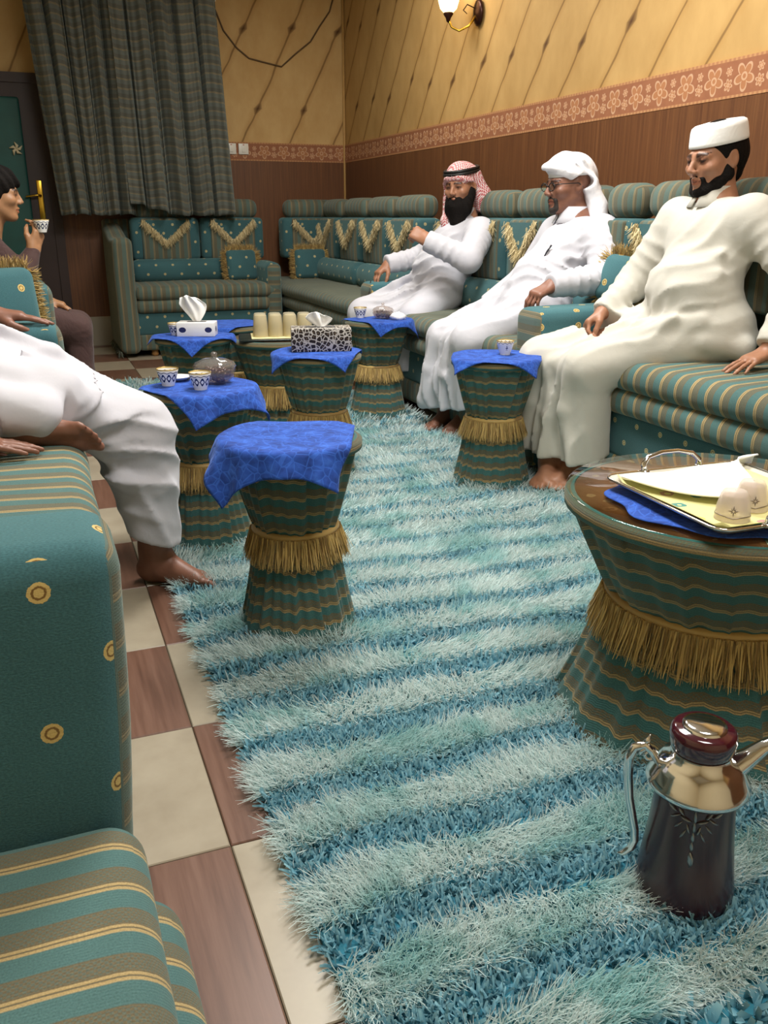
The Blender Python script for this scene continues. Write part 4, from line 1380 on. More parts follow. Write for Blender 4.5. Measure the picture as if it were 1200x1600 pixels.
def rug_mat(name):
    n = NT(name, 0.75, spec=0.3)
    uvv, u, v = n.uv()
    at = n.node('ShaderNodeAttribute', attribute_name='shade').outputs[2]   # 0 dark stripe .. 1 light stripe
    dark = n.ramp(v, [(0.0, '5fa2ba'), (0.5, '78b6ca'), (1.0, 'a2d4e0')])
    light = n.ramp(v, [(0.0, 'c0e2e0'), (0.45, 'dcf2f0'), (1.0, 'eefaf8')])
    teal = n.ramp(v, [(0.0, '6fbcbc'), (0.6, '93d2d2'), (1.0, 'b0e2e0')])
    pz = n.pos()[0]
    pat = n.ramp(n.noise(pz, 5.5, 3.0), [(0.50, 0.0), (0.62, 1.0)])
    light = n.mix(n.m('MULTIPLY', pat, 0.75), light, teal)
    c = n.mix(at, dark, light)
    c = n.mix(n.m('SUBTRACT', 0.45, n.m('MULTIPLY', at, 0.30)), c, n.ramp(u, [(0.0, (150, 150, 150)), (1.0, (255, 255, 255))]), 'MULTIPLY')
    nv = n.node('ShaderNodeNewGeometry').outputs['Normal']
    up = n.node('ShaderNodeVectorMath', {0: n.scale(nv, 0.55), 1: (0.0, 0.0, 0.75)}, operation='ADD').outputs[0]
    n.put(n.b.inputs['Normal'], n.node('ShaderNodeVectorMath', {0: up}, operation='NORMALIZE').outputs[0])
    n.color(c)
    n.sheen(0.2, 0.4, 'd8ffff')
    tr = n.node('ShaderNodeBsdfTranslucent', {'Color': c})
    mx = n.node('ShaderNodeMixShader', {0: 0.5})
    n.t.links.new(n.b.outputs[0], mx.inputs[1]); n.t.links.new(tr.outputs[0], mx.inputs[2]); n.t.links.new(mx.outputs[0], n.out.inputs[0])
    return n.mat


M['rug'] = rug_mat('shaggy blue rug pile')
rug = empty('shaggy_rug', (RX0, RY0, 0), 0, 'shaggy rug in light and dark turquoise stripes across the floor', 'rug')
rbox(RX1 - RX0, RY1 - RY0, 0.010, 0.004, 2).build('backing', plain('rug backing', '2c7387', 0.95), rug, loc=((RX1 - RX0) / 2, (RY1 - RY0) / 2, 0.0))


def stripe_phase(x, y):
    """0..1 across one period; the dark stripe is centred on 0"""
    wob = 0.012 * np.sin(x * 5.1 + 0.7 * y) + 0.008 * np.sin(x * 11.3 + 2.1 + 3 * y)
    return ((y - 0.82 + wob + 0.02 * x) / PER) % 1.0


def pile(seed):
    rg = np.random.default_rng(seed)
    Vs, Fs, Us, Ss = [], [], [], []
    off = 0
    # nearer pile is denser and finer
    for (y0, y1, dl, dd, wl, wd) in ((0.70, 1.5, 98000, 32000, 0.0020, 0.0050), (1.5, 2.5, 56000, 20000, 0.0028, 0.0064), (2.5, 4.0, 26000, 12000, 0.0046, 0.0090), (4.0, RY1, 8000, 5000, 0.0090, 0.013), (RY0, 0.70, 6000, 5000, 0.0090, 0.013)):
        area = (RX1 - RX0) * (y1 - y0)
        for kind, dens, wid in (('l', dl, wl), ('d', dd, wd)):
            n = int(area * dens)
            x = RX0 + rg.random(n) * (RX1 - RX0)
            y = y0 + rg.random(n) * (y1 - y0)
            ph = stripe_phase(x, y)
            # clumps: pull roots toward clump centres to read as tufts
            pt = np.sin(x * 6.3 + 2.0 * np.sin(y * 4.1)) * np.sin(y * 9.7 + 1.7 * np.sin(x * 5.0)) + 0.5 * np.sin(x * 15 + y * 11)
            hw = 0.245 - np.clip((y - 1.5) / 1.2, 0, 1) * (0.035 + 0.10 * np.clip(pt + 0.3, 0, 1.2))
            isd = (ph < hw) | (ph > 1 - hw)
            keep = isd if kind == 'd' else ~isd
            x, y, ph = x[keep], y[keep], ph[keep]
            n = len(x)
            big = np.sin(x * 9.0 + 1.3 * np.sin(y * 7.0)) * np.sin(y * 8.0 + 1.1 * np.sin(x * 6.0 + 2.0))
            if kind == 'd':
                L = 0.026 * (0.75 + 0.5 * rg.random(n))
                d = rg.normal(size=(n, 3)) * 0.55
                d[:, 2] = 0.75
                bend, seg = 0.35, 2
            else:
                L = 0.044 * (0.75 + 0.5 * rg.random(n))
                ang = 1.2 * big + 0.7 * np.sin(x * 3.1 + y * 2.0) - 1.57
                lean = 0.75 + 0.25 * np.sin(x * 14 + y * 5)
                d = np.stack([np.cos(ang) * lean, np.sin(ang) * lean, np.full(n, 0.75)], 1) + rg.normal(size=(n, 3)) * 0.22
                # near the stripe edge the pile falls outward over the short stripe
                d[:, 1] += np.where(ph < 0.35, -0.1, 0.0) + np.where(ph > 0.65, 0.1, 0.0)
                bend, seg = 0.30, (3 if y0 < 2.4 and y0 > 0.5 else 2)
            # overhang outward at the long edges
            e = np.clip(1 - (x - RX0) / 0.04, 0, 1); d[:, 0] -= e * 0.9
            e = np.clip(1 - (RX1 - x) / 0.04, 0, 1); d[:, 0] += e * 0.9
            d[:, 2] = np.maximum(d[:, 2], 0.25)
            V, F, U = blades('r', np.stack([x, y, np.full(n, 0.008)], 1), d, L, wid * (0.7 + 0.6 * rg.random(n)), bend, seg, seed + off % 97, 0.35 if kind == 'd' else 0.75)
            V[:, 2] = np.maximum(V[:, 2], 0.006)
            Vs.append(V); Fs.append(F + off); Us.append(U)
            Ss.append(np.full(len(V), 1.0 if kind == 'l' else 0.0))
            off += len(V)
    return np.concatenate(Vs), np.concatenate(Fs), np.concatenate(Us), np.concatenate(Ss)


V, F, U, S = pile(5)
V[:, 0] -= RX0; V[:, 1] -= RY0
me = np_mesh('rug_pile', V, F, U)
a = me.attributes.new('shade', 'FLOAT', 'POINT')
a.data.foreach_set('value', S.astype(np.float32))
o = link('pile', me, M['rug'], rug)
o['kind'] = 'stuff'
# ------------------------------------------------------------------ smooth-union sculpting (signed distance fields, then surface nets)
class Field:
    def __init__(s, lo, hi, h):
        s.lo = np.array(lo, np.float32); s.h = float(h)
        s.n = tuple(int(math.ceil((b - a) / h)) + 1 for a, b in zip(lo, hi))
        s.a = np.full(s.n, 9.0, np.float32)

    def _sub(s, lo, hi):
        i0 = [max(0, int(math.floor((lo[k] - s.lo[k]) / s.h))) for k in range(3)]
        i1 = [min(s.n[k], int(math.ceil((hi[k] - s.lo[k]) / s.h)) + 1) for k in range(3)]
        if any(b <= a for a, b in zip(i0, i1)): return None
        sl = tuple(slice(a, b) for a, b in zip(i0, i1))
        X = [(s.lo[k] + s.h * np.arange(i0[k], i1[k], dtype=np.float32)).reshape([-1 if q == k else 1 for q in range(3)]) for k in range(3)]
        return sl, X

    def put(s, d, sl, k, sub=False):
        a = s.a[sl]
        if sub:
            d = -d
            hh = np.maximum(k - np.abs(a - d), 0) / k if k > 0 else 0
            s.a[sl] = np.maximum(a, d) + hh * hh * k * 0.25
        else:
            hh = np.maximum(k - np.abs(a - d), 0) / k if k > 0 else 0
            s.a[sl] = np.minimum(a, d) - hh * hh * k * 0.25

    def rc(s, a, b, ra, rb=None, k=0.02, sub=False):
        """tapered capsule"""
        rb = ra if rb is None else rb
        a = np.array(a, np.float32); b = np.array(b, np.float32)
        m = max(ra, rb) + k + 3 * s.h
        q = s._sub(np.minimum(a, b) - m, np.maximum(a, b) + m)
        if q is None: return s
        sl, X = q
        ab = b - a
        L = max(float(ab @ ab), 1e-9)
        P = [X[i] - a[i] for i in range(3)]
        t = np.clip((P[0] * ab[0] + P[1] * ab[1] + P[2] * ab[2]) / L, 0, 1)
        d = np.sqrt((P[0] - t * ab[0]) ** 2 + (P[1] - t * ab[1]) ** 2 + (P[2] - t * ab[2]) ** 2) - (ra + (rb - ra) * t)
        s.put(d, sl, k, sub)
        return s

    def chain(s, pts, rs, k=0.02):
        for i in range(len(pts) - 1):
            s.rc(pts[i], pts[i + 1], rs[i], rs[i + 1], k)
        return s

    def el(s, c, r, R=None, k=0.02, sub=False):
        """ellipsoid; R rows are its axes"""
        c = np.array(c, np.float32); r = np.array(r, np.float32)
        m = float(r.max()) + k + 3 * s.h
        q = s._sub(c - m, c + m)
        if q is None: return s
        sl, X = q
        P = [X[i] - c[i] for i in range(3)]
        if R is not None:
            R = np.array(R, np.float32)
            P = [R[j][0] * P[0] + R[j][1] * P[1] + R[j][2] * P[2] for j in range(3)]
        k0 = np.sqrt(sum((P[i] / r[i]) ** 2 for i in range(3)))
        k1 = np.sqrt(sum((P[i] / r[i] ** 2) ** 2 for i in range(3))) + 1e-9
        d = k0 * (k0 - 1) / k1
        d = np.where(k0 < 0.02, -float(r.min()), d)
        s.put(d, sl, k, sub)
        return s

    def tri(s, a, b, c, r, k=0.02):
        """triangle thickened by r"""
        a, b, c = [np.array(v, np.float32) for v in (a, b, c)]
        m = r + k + 3 * s.h
        q = s._sub(np.minimum(np.minimum(a, b), c) - m, np.maximum(np.maximum(a, b), c) + m)
        if q is None: return s
        sl, X = q
        n = np.cross(b - a, a - c)
        def dot(P, v): return P[0] * v[0] + P[1] * v[1] + P[2] * v[2]
        def seg(o, e):
            P = [X[i] - o[i] for i in range(3)]
            t = np.clip(dot(P, e) / float(e @ e), 0, 1)
            return sum((P[i] - t * e[i]) ** 2 for i in range(3))
        Pa = [X[i] - a[i] for i in range(3)]; Pb = [X[i] - b[i] for i in range(3)]; Pc = [X[i] - c[i] for i in range(3)]
        ins = (np.sign(dot(Pa, np.cross(b - a, n))) + np.sign(dot(Pb, np.cross(c - b, n))) + np.sign(dot(Pc, np.cross(a - c, n)))) >= 2.0
        e2 = np.minimum(np.minimum(seg(a, b - a), seg(b, c - b)), seg(c, a - c))
        pl = dot(Pa, n) ** 2 / float(n @ n)
        d = np.sqrt(np.where(ins, pl, e2)) - r
        s.put(d, sl, k, False)
        return s

    def quad(s, a, b, c, d, r, k=0.02):
        return s.tri(a, b, c, r, k).tri(a, c, d, r, k)

    def cut(s, p, n, k=0.004, box=None):
        """remove the half space on the side n points to (optionally only inside a box)"""
        lo = s.lo if box is None else box[0]
        hi = s.lo + s.h * np.array(s.n) if box is None else box[1]
        q = s._sub(lo, hi)
        if q is None: return s
        sl, X = q
        n = np.array(n, float); n /= np.linalg.norm(n)
        d = (X[0] - p[0]) * n[0] + (X[1] - p[1]) * n[1] + (X[2] - p[2]) * n[2]
        s.put(-(d.astype(np.float32)), sl, k, True)
        return s

    def warp(s, fn):
        """add fn(X, Y, Z) to the field"""
        X = [(s.lo[k] + s.h * np.arange(s.n[k], dtype=np.float32)).reshape([-1 if q == k else 1 for q in range(3)]) for k in range(3)]
        m = np.abs(s.a) < 0.08
        idx = np.nonzero(m)
        s.a[idx] += fn(X[0].ravel()[idx[0]], X[1].ravel()[idx[1]], X[2].ravel()[idx[2]])
        return s

    def mesh(s):
        a = s.a
        a[0], a[-1] = 1, 1; a[:, 0] = 1; a[:, -1] = 1; a[:, :, 0] = 1; a[:, :, -1] = 1
        neg = a < 0
        c = np.zeros(tuple(x - 1 for x in s.n), np.uint8)
        for dx in (0, 1):
            for dy in (0, 1):
                for dz in (0, 1):
                    c += neg[dx:s.n[0] - 1 + dx, dy:s.n[1] - 1 + dy, dz:s.n[2] - 1 + dz]
        act = np.nonzero((c > 0) & (c < 8))
        del c
        N = len(act[0])
        I = np.stack(act, 1)
        idv = np.full(tuple(x - 1 for x in s.n), -1, np.int32)
        idv[act] = np.arange(N)
        sp = np.zeros((N, 3), np.float64); cnt = np.zeros(N)
        cor = [(x, y, z) for x in (0, 1) for y in (0, 1) for z in (0, 1)]
        val = {q: a[I[:, 0] + q[0], I[:, 1] + q[1], I[:, 2] + q[2]] for q in cor}
        for p in cor:
            for ax in range(3):
                if p[ax]: continue
                q = list(p); q[ax] = 1; q = tuple(q)
                va, vb = val[p], val[q]
                m = (va < 0) != (vb < 0)
                t = va[m] / (va[m] - vb[m])
                pt = np.repeat(np.array([p], float), m.sum(), 0)
                pt[:, ax] += t
                sp[m] += pt; cnt[m] += 1
        V = (I + sp / cnt[:, None]) * s.h + s.lo
        quads = []
        for ax in range(3):
            b, c_ = (ax + 1) % 3, (ax + 2) % 3
            s0 = [slice(None)] * 3; s1 = [slice(None)] * 3
            s0[ax] = slice(0, -1); s1[ax] = slice(1, None)
            n0, n1 = neg[tuple(s0)], neg[tuple(s1)]
            e = np.stack(np.nonzero(n0 != n1), 1)
            e = e[(e[:, b] > 0) & (e[:, c_] > 0) & (e[:, b] < s.n[b] - 1) & (e[:, c_] < s.n[c_] - 1)]
            fl = n0[tuple(e.T)]
            def g(db, dc):
                q = e.copy(); q[:, b] += db; q[:, c_] += dc
                return idv[tuple(q.T)]
            f = np.stack([g(-1, -1), g(0, -1), g(0, 0), g(-1, 0)], 1)
            f[~fl] = f[~fl][:, ::-1]
            quads.append(f)
        return V.astype(np.float32), np.concatenate(quads)


def relax(V, F, it=2, lam=0.5):
    n = len(V)
    E = np.concatenate([F[:, [0, 1]], F[:, [1, 2]], F[:, [2, 3]], F[:, [3, 0]]])
    deg = np.bincount(E[:, 0], minlength=n) + np.bincount(E[:, 1], minlength=n)
    for _ in range(it):
        S = np.zeros_like(V)
        for k in range(3):
            S[:, k] = np.bincount(E[:, 0], V[E[:, 1], k], n) + np.bincount(E[:, 1], V[E[:, 0], k], n)
        V = V + lam * (S / np.maximum(deg, 1)[:, None] - V)
    return V


def field_obj(name, fld, mat, parent, it=2, colors=None):
    V, F = fld.mesh()
    V = relax(V.astype(np.float64), F, it)
    me = np_mesh(name, V, F)
    if colors is not None:
        c = colors(V)
        at = me.color_attributes.new('tint', 'FLOAT_COLOR', 'POINT')
        at.data.foreach_set('color', np.concatenate([c, np.ones((len(c), 1))], 1).astype(np.float32).ravel())
    return link(name, me, mat, parent)


def frame(fwd, up=(0, 0, 1)):
    """rows: forward, left, up"""
    f = np.array(fwd, float); f /= np.linalg.norm(f)
    u = np.array(up, float); u = u - f * (u @ f); u /= np.linalg.norm(u)
    l = np.cross(u, f)
    return np.stack([f, l, u])


class Part:
    """local frame with origin o, axes rows R, uniform scale k, writing into a field"""
    def __init__(s, fld, o, R, k=1.0):
        s.f, s.o, s.R, s.k = fld, np.array(o, float), np.array(R, float), k

    def w(s, p):
        return s.o + s.k * (np.array(p, float) @ s.R)

    def rc(s, a, b, ra, rb=None, k=0.01, sub=False):
        s.f.rc(s.w(a), s.w(b), ra * s.k, (ra if rb is None else rb) * s.k, k * s.k, sub); return s

    def el(s, c, r, rot=None, k=0.01, sub=False):
        R = s.R if rot is None else np.array(rot) @ s.R
        s.f.el(s.w(c), np.array(r) * s.k, R, k * s.k, sub); return s

    def tri(s, a, b, c, r, k=0.01):
        s.f.tri(s.w(a), s.w(b), s.w(c), r * s.k, k * s.k); return s

    def cut(s, p, n, k=0.004, rad=0.25):
        o = s.w(p)
        s.f.cut(o, np.array(n, float) @ s.R, k, (s.o - rad, s.o + rad)); return s


def head_sdf(P, nose=1.0, ears=True):
    """+x face, +y person's left, +z up; origin at eye height in the middle of the head"""
    P.el((-0.018, 0, 0.030), (0.098, 0.076, 0.086), k=0.02)
    P.el((0.022, 0, -0.030), (0.066, 0.061, 0.082), k=0.03)
    for s in (-1, 1):
        P.rc((-0.010, s * 0.052, -0.045), (0.052, s * 0.022, -0.096), 0.020, 0.018, 0.025)
        P.rc((0.072, s * 0.044, 0.012), (0.084, s * 0.014, 0.017), 0.010, 0.010, 0.012)
        P.el((0.056, s * 0.046, -0.026), (0.026, 0.020, 0.020), k=0.02)
    P.el((0.066, 0, -0.099), (0.022, 0.024, 0.018), k=0.02)
    for s in (-1, 1):
        P.el((0.092, s * 0.031, -0.002), (0.017, 0.017, 0.011), k=0.008, sub=True)
        P.el((0.0745, s * 0.031, -0.001), (0.0135, 0.0150, 0.0120), k=0.004)
    P.rc((0.083, 0, 0.012), (0.106 * nose, 0, -0.030), 0.0085, 0.0105, 0.010)
    for s in (-1, 1):
        P.el((0.096 * nose, s * 0.0120, -0.035), (0.011, 0.008, 0.008), k=0.006)
    P.rc((0.079, -0.020, -0.063), (0.090, 0, -0.060), 0.0055, 0.0065, 0.006)
    P.rc((0.079, 0.020, -0.063), (0.090, 0, -0.060), 0.0055, 0.0065, 0.006)
    P.rc((0.078, -0.016, -0.073), (0.087, 0, -0.074), 0.006, 0.0075, 0.006)
    P.rc((0.078, 0.016, -0.073), (0.087, 0, -0.074), 0.006, 0.0075, 0.006)
    P.rc((0.086, -0.016, -0.0675), (0.094, 0, -0.067), 0.0016, 0.0018, 0.004, True)
    P.rc((0.086, 0.016, -0.0675), (0.094, 0, -0.067), 0.0016, 0.0018, 0.004, True)
    if ears:
        for s in (-1, 1):
            P.el((-0.010, s * 0.076, -0.004), (0.020, 0.011, 0.032), frame((0.95, s * -0.25, 0), (-0.15, 0, 1)), k=0.008)
            P.el((-0.004, s * 0.088, -0.002), (0.010, 0.008, 0.018), k=0.005, sub=True)
    return P


def hand_sdf(P, curl=(0.5, 0.55, 0.6, 0.65), thumb=(0.4, 0.3), spread=0.05, side=1):
    """wrist at the origin, +x to the fingertips, +z back of the hand; side +1 puts the thumb toward +y"""
    s = side
    P.rc((-0.05, 0, 0.0), (0.010, 0, 0.0), 0.027, 0.025, 0.02)
    for y0, y1, r in ((0.022, 0.030, 0.0145), (0.008, 0.011, 0.0150), (-0.008, -0.010, 0.0150), (-0.020, -0.028, 0.0135)):
        P.rc((0.005, s * y0, 0.0), (0.082, s * y1, 0.002), r, r * 0.86, 0.018)
    Ls = ((0.040, 0.025, 0.020), (0.044, 0.029, 0.021), (0.041, 0.026, 0.020), (0.033, 0.020, 0.017))
    ys = (0.030, 0.0105, -0.010, -0.029)
    rs = (0.0090, 0.0094, 0.0090, 0.0080)
    for q in range(4):
        a = 0.25 * curl[q]
        p = np.array((0.084 - 0.004 * abs(q - 1.3), s * ys[q], 0.001))
        yaw = s * (1.5 - q) * spread
        r = rs[q]
        for j, L in enumerate(Ls[q]):
            a += curl[q] * (0.75, 1.0, 0.8)[j]
            d = np.array((math.cos(a) * math.cos(yaw), math.cos(a) * math.sin(yaw), -math.sin(a)))
            n = p + d * L
            P.rc(p, n, r, r * 0.90, 0.004)
            p, r = n, r * 0.90
    # thumb leaves the side of the palm near its base
    t0 = np.array((0.018, s * 0.024, -0.006))
    a, b = thumb
    d1 = np.array((math.cos(0.75 - a * .4), s * math.sin(0.75 - a * .4), -0.35 - 0.3 * b)); d1 /= np.linalg.norm(d1)
    t1 = t0 + d1 * 0.046
    d2 = np.array((math.cos(0.45 - a), s * math.sin(0.45 - a), -0.30 - 0.5 * b)); d2 /= np.linalg.norm(d2)
    t2 = t1 + d2 * 0.033
    d3 = np.array((math.cos(0.25 - a * 1.3), s * math.sin(0.25 - a * 1.3), -0.25 - 0.6 * b)); d3 /= np.linalg.norm(d3)
    t3 = t2 + d3 * 0.026
    P.rc(t0, t1, 0.0155, 0.0125, 0.014); P.rc(t1, t2, 0.0120, 0.0105, 0.006); P.rc(t2, t3, 0.0105, 0.0080, 0.004)
    return P


def foot_sdf(P, side=1, ankle_h=0.085):
    """heel behind the origin, +x to the toes, sole on z = 0; side +1: big toe toward +y"""
    s = side
    P.el((-0.035, 0, 0.032), (0.040, 0.030, 0.033), k=0.02)
    P.rc((-0.022, 0, 0.10), (-0.020, 0, ankle_h + 0.09), 0.033, 0.036, 0.02)
    P.rc((-0.025, 0, 0.05), (-0.020, 0, 0.11), 0.034, 0.033, 0.03)
    P.el((-0.016, s * 0.030, 0.078), (0.014, 0.012, 0.016), k=0.012)
    P.el((-0.018, -s * 0.030, 0.070), (0.014, 0.012, 0.016), k=0.012)
    P.rc((0.0, 0, 0.065), (0.105, s * 0.012, 0.030), 0.034, 0.022, 0.03)
    P.rc((-0.02, -s * 0.012, 0.025), (0.11, -s * 0.022, 0.018), 0.024, 0.018, 0.025)
    P.rc((0.02, s * 0.012, 0.032), (0.125, s * 0.024, 0.021), 0.024, 0.021, 0.025)
    for q, (x, y, L, r) in enumerate(((0.128, 0.026, 0.040, 0.0135), (0.128, 0.006, 0.036, 0.0098), (0.122, -0.010, 0.033, 0.0092), (0.113, -0.024, 0.029, 0.0088), (0.103, -0.036, 0.024, 0.0085))):
        P.rc((x, s * y, r + 0.006), (x + L * 0.6, s * (y - 0.002), r + 0.007), r, r, 0.006)
        P.rc((x + L * 0.6, s * (y - 0.002), r + 0.007), (x + L, s * (y - 0.003), r), r, r * 0.85, 0.004)
    return P


def skin_mat(name, c, dark):
    n = NT(name, 0.45, spec=0.4)
    p = n.pos('Object')[0]
    at = n.node('ShaderNodeVertexColor', layer_name='tint').outputs[0]
    f = n.noise(p, 60.0, 3.0)
    c2 = n.mix(f, dark, c)
    n.color(n.mix(1.0, c2, at, 'MULTIPLY'))
    n.set('Subsurface Weight', 0.06); n.set('Subsurface Radius', (0.02, 0.008, 0.004))
    n.bump(n.noise(p, 260.0, 2.0), 0.08, 0.002)
    return n.mat


def cloth_mat(name, c, sheen=0.15, wave=0.35):
    n = NT(name, 0.8, spec=0.25)
    p = n.pos('Object')[0]
    w = n.noise(p, 16.0, 3.0, 0.55, 0.6)
    fine = n.noise(p, 420.0, 2.0)
    n.color(n.mix(fine, tuple(x * 0.95 for x in lin(c)[:3]) + (1,), c))
    n.sheen(sheen)
    n.bump(n.m('ADD', n.m('MULTIPLY', w, 1.0), n.m('MULTIPLY', fine, 0.02)), wave, 0.02)
    return n.mat


def face_tint(o, R, k, brow=True, lips=(1.0, 0.72, 0.70)):
    """vertex colours for a head: brows, lips, eye region"""
    def fn(V):
        C = np.ones((len(V), 3))
        L = ((V - np.array(o)) @ np.array(R).T) / k
        x, y, z = L[:, 0], L[:, 1], L[:, 2]
        inh = (np.abs(y) < 0.09) & (np.abs(z) < 0.13) & (x > -0.12) & (x < 0.13)
        def dab(mask, col, w=1.0):
            C[mask] = C[mask] * (1 - w) + np.array(col) * w
        if brow:
            dab(inh & (x > 0.06) & (np.abs(np.abs(y) - 0.031) < 0.020) & (np.abs(z - 0.019 + 0.10 * np.abs(np.abs(y) - 0.028)) < 0.0060), (0.14, 0.12, 0.12))
        dab(inh & (x > 0.06) & ((np.abs(y) - 0.031) ** 2 / 0.020 ** 2 + (z + 0.001) ** 2 / 0.013 ** 2 < 1), (0.62, 0.58, 0.58))
        dab(inh & (x > 0.06) & ((np.abs(y) - 0.031) ** 2 / 0.0135 ** 2 + (z + 0.0015) ** 2 / 0.0048 ** 2 < 1), (0.10, 0.09, 0.10))
        dab(inh & (x > 0.072) & (np.abs(y) < 0.024) & (np.abs(z + 0.068) < 0.011 - 0.2 * np.abs(y)), lips)
        dab(inh & (x > 0.08) & (np.abs(y) < 0.024) & (np.abs(z + 0.0675) < 0.0022), (0.35, 0.25, 0.25))
        return C
    return fn


M['robe_white'] = cloth_mat('white cotton robe', 'c9c9d1', 0.1, 0.10)
M['robe_cream'] = cloth_mat('off white cotton robe', 'c6c3b9', 0.1, 0.10)
M['skin_a'] = skin_mat('brown skin', 'a87a60', '96684e')
M['skin_b'] = skin_mat('deep brown skin', '8c6250', '7a5140')
M['skin_c'] = skin_mat('warm brown skin', 'b08460', '9a7050')
M['hair'] = plain('black hair', '100c0a', 0.75, 0.0, 0.15, noise=0.3, nscale=180, bump=0.8)
# ------------------------------------------------------------------ people
def bounds(pts, m):
    a = np.array(pts, float)
    return a.min(0) - m, a.max(0) + m


def wristcut(F, w, e, d=0.012, rad=0.085):
    """flat cuff: cut the sleeve across just past the wrist w, seen from elbow e"""
    w = np.array(w, float); n = w - np.array(e, float); n /= np.linalg.norm(n)
    F.cut(w + n * d, n, 0.003, (w - rad, w + rad))


def local_obj(name, mb_or_field, mat, parent, P):
    """mesh written in a head frame, moved to the world"""
    o = mb_or_field
    o.v = [tuple(P.w(v)) for v in o.v]
    return o.build(name, mat, parent)


def sub_field(P, rad, h):
    return Field(P.o - rad, P.o + rad, h)


def torus_pts(rx, ry, z, n=40, tilt=0.0, cx=0.0):
    return [(cx + rx * math.cos(t), ry * math.sin(t), z + tilt * math.cos(t)) for t in [2 * PI * k / n for k in range(n + 1)]]


def person(label, J, robe_mat, skin, head=None, robe_fn=None, body_fn=None, hands=(), feet=(), hb=0.0056, hr=0.0088, robe_it=1, robe_name='robe', extra_pts=(), tint=None):
    """J: joints; builds the continuous body and the robe over it; returns (root, head Part)"""
    pts = [v for v in J.values()] + list(extra_pts)
    lo, hi = bounds(pts, 0.20)
    lo[2] = max(lo[2], -0.02)
    B = Field(lo, hi + np.array((0, 0, 0.06)), hb)
    # hidden trunk and limbs, slimmer than the clothes over them
    c = np.array
    B.rc(J['pelvis'], J['belly'], 0.115, 0.105, 0.05).rc(J['belly'], J['chest'], 0.105, 0.11, 0.05)
    B.rc(J['shN'], J['shF'], 0.048, 0.048, 0.05).rc(J['chest'], J['neck'], 0.09, 0.055, 0.06)
    for s in 'NF':
        B.rc(J['hip' + s], J['knee' + s], 0.068, 0.052, 0.04).rc(J['knee' + s], J['ank' + s], 0.050, 0.036, 0.02)
        B.rc(J['pelvis'], J['hip' + s], 0.09, 0.07, 0.04)
        B.rc(J['sh' + s], J['elb' + s], 0.043, 0.036, 0.03).rc(J['elb' + s], J['wr' + s], 0.035, 0.026, 0.02)
    HP = None
    if head:
        HP = Part(B, head['o'], frame(head['fwd'], head.get('up', (0, 0, 1))), head.get('k', 1.0))
        head_sdf(HP, head.get('nose', 1.0))
        B.rc(HP.w((-0.025, 0, -0.05)), J['neck'], 0.052, 0.058, 0.03)
        B.rc(J['neck'], J['chest'], 0.06, 0.09, 0.05)
    for h in hands:
        hand_sdf(Part(B, h['o'], frame(h['fwd'], h['up']), h.get('k', 1.0)), h.get('curl', (0.3,) * 4), h.get('thumb', (0.3, 0.2)), h.get('spread', 0.05), h['side'])
    for f in feet:
        foot_sdf(Part(B, f['o'], frame(f['fwd'], f['up']), f.get('k', 1.0)), f['side'], f.get('ankle', 0.085))
    if body_fn: body_fn(B)
    tn = face_tint(head['o'], frame(head['fwd'], head.get('up', (0, 0, 1))), head.get('k', 1.0), lips=head.get('lips', (0.95, 0.70, 0.68))) if head else (lambda V: np.ones((len(V), 3)))
    root = field_obj('person', B, M[skin], None, 1, tn)
    tag(root, label, 'person')
    R = Field(lo, hi, hr)
    robe_fn(R, J)
    field_obj(robe_name, R, M[robe_mat], root, robe_it)
    return root, HP


def robe_arms(R, J, ru=0.066, rl=0.060, rw=0.046):
    for s in 'NF':
        R.rc(J['sh' + s], J['elb' + s], ru + 0.010, ru, 0.05)
        R.rc(J['elb' + s], J['wr' + s], ru - 0.002, rw, 0.035)


def robe_legs(R, J, rh=0.115, rk=0.092, rb=0.092):
    for s in 'NF':
        R.rc(J['hip' + s], J['knee' + s], rh, rk, 0.05)
        R.rc(J['knee' + s], J['hem' + s], rk - 0.004, rb, 0.04)
        R.rc(J['pelvis'], J['hip' + s], 0.13, rh, 0.05)


def folds(R, lst, k=0.018):
    for f in lst:
        R.chain([np.array(p) for p in f[0]], [f[1][0] * 0.6] + list(f[1][1:-1]) + [f[1][-1] * 0.6], 0.032)


def ripple(a, fx, fy, fz, ph=0.0):
    def fn(x, y, z):
        return (a * np.sin(fx * x + fy * y + fz * z + ph + 1.3 * np.sin(7 * x + 5 * z) + 1.1 * np.sin(6 * y - 4 * z))).astype(np.float32)
    return fn


def wrinkles(regs):
    """cloth creases: regs of (centre, radius, direction across the creases, wavelength, depth)"""
    def fn(x, y, z):
        t = np.zeros_like(x)
        wob = np.sin(9 * x + 6 * z) + np.sin(8 * y - 7 * z + 1.0) + 0.6 * np.sin(17 * x - 13 * y + 11 * z)
        for i, (c, r, d, wl, a) in enumerate(regs):
            d = np.array(d, float); d /= np.linalg.norm(d)
            w = np.exp(-((x - c[0]) ** 2 + (y - c[1]) ** 2 + (z - c[2]) ** 2) / (r * r))
            ph = PI / wl * (x * d[0] + y * d[1] + z * d[2]) + 0.9 * wob + i * 1.7
            t -= 1.7 * a * w * ((1 - np.abs(np.sin(ph))) ** 1.6 - 0.25)
        return t.astype(np.float32)
    return fn


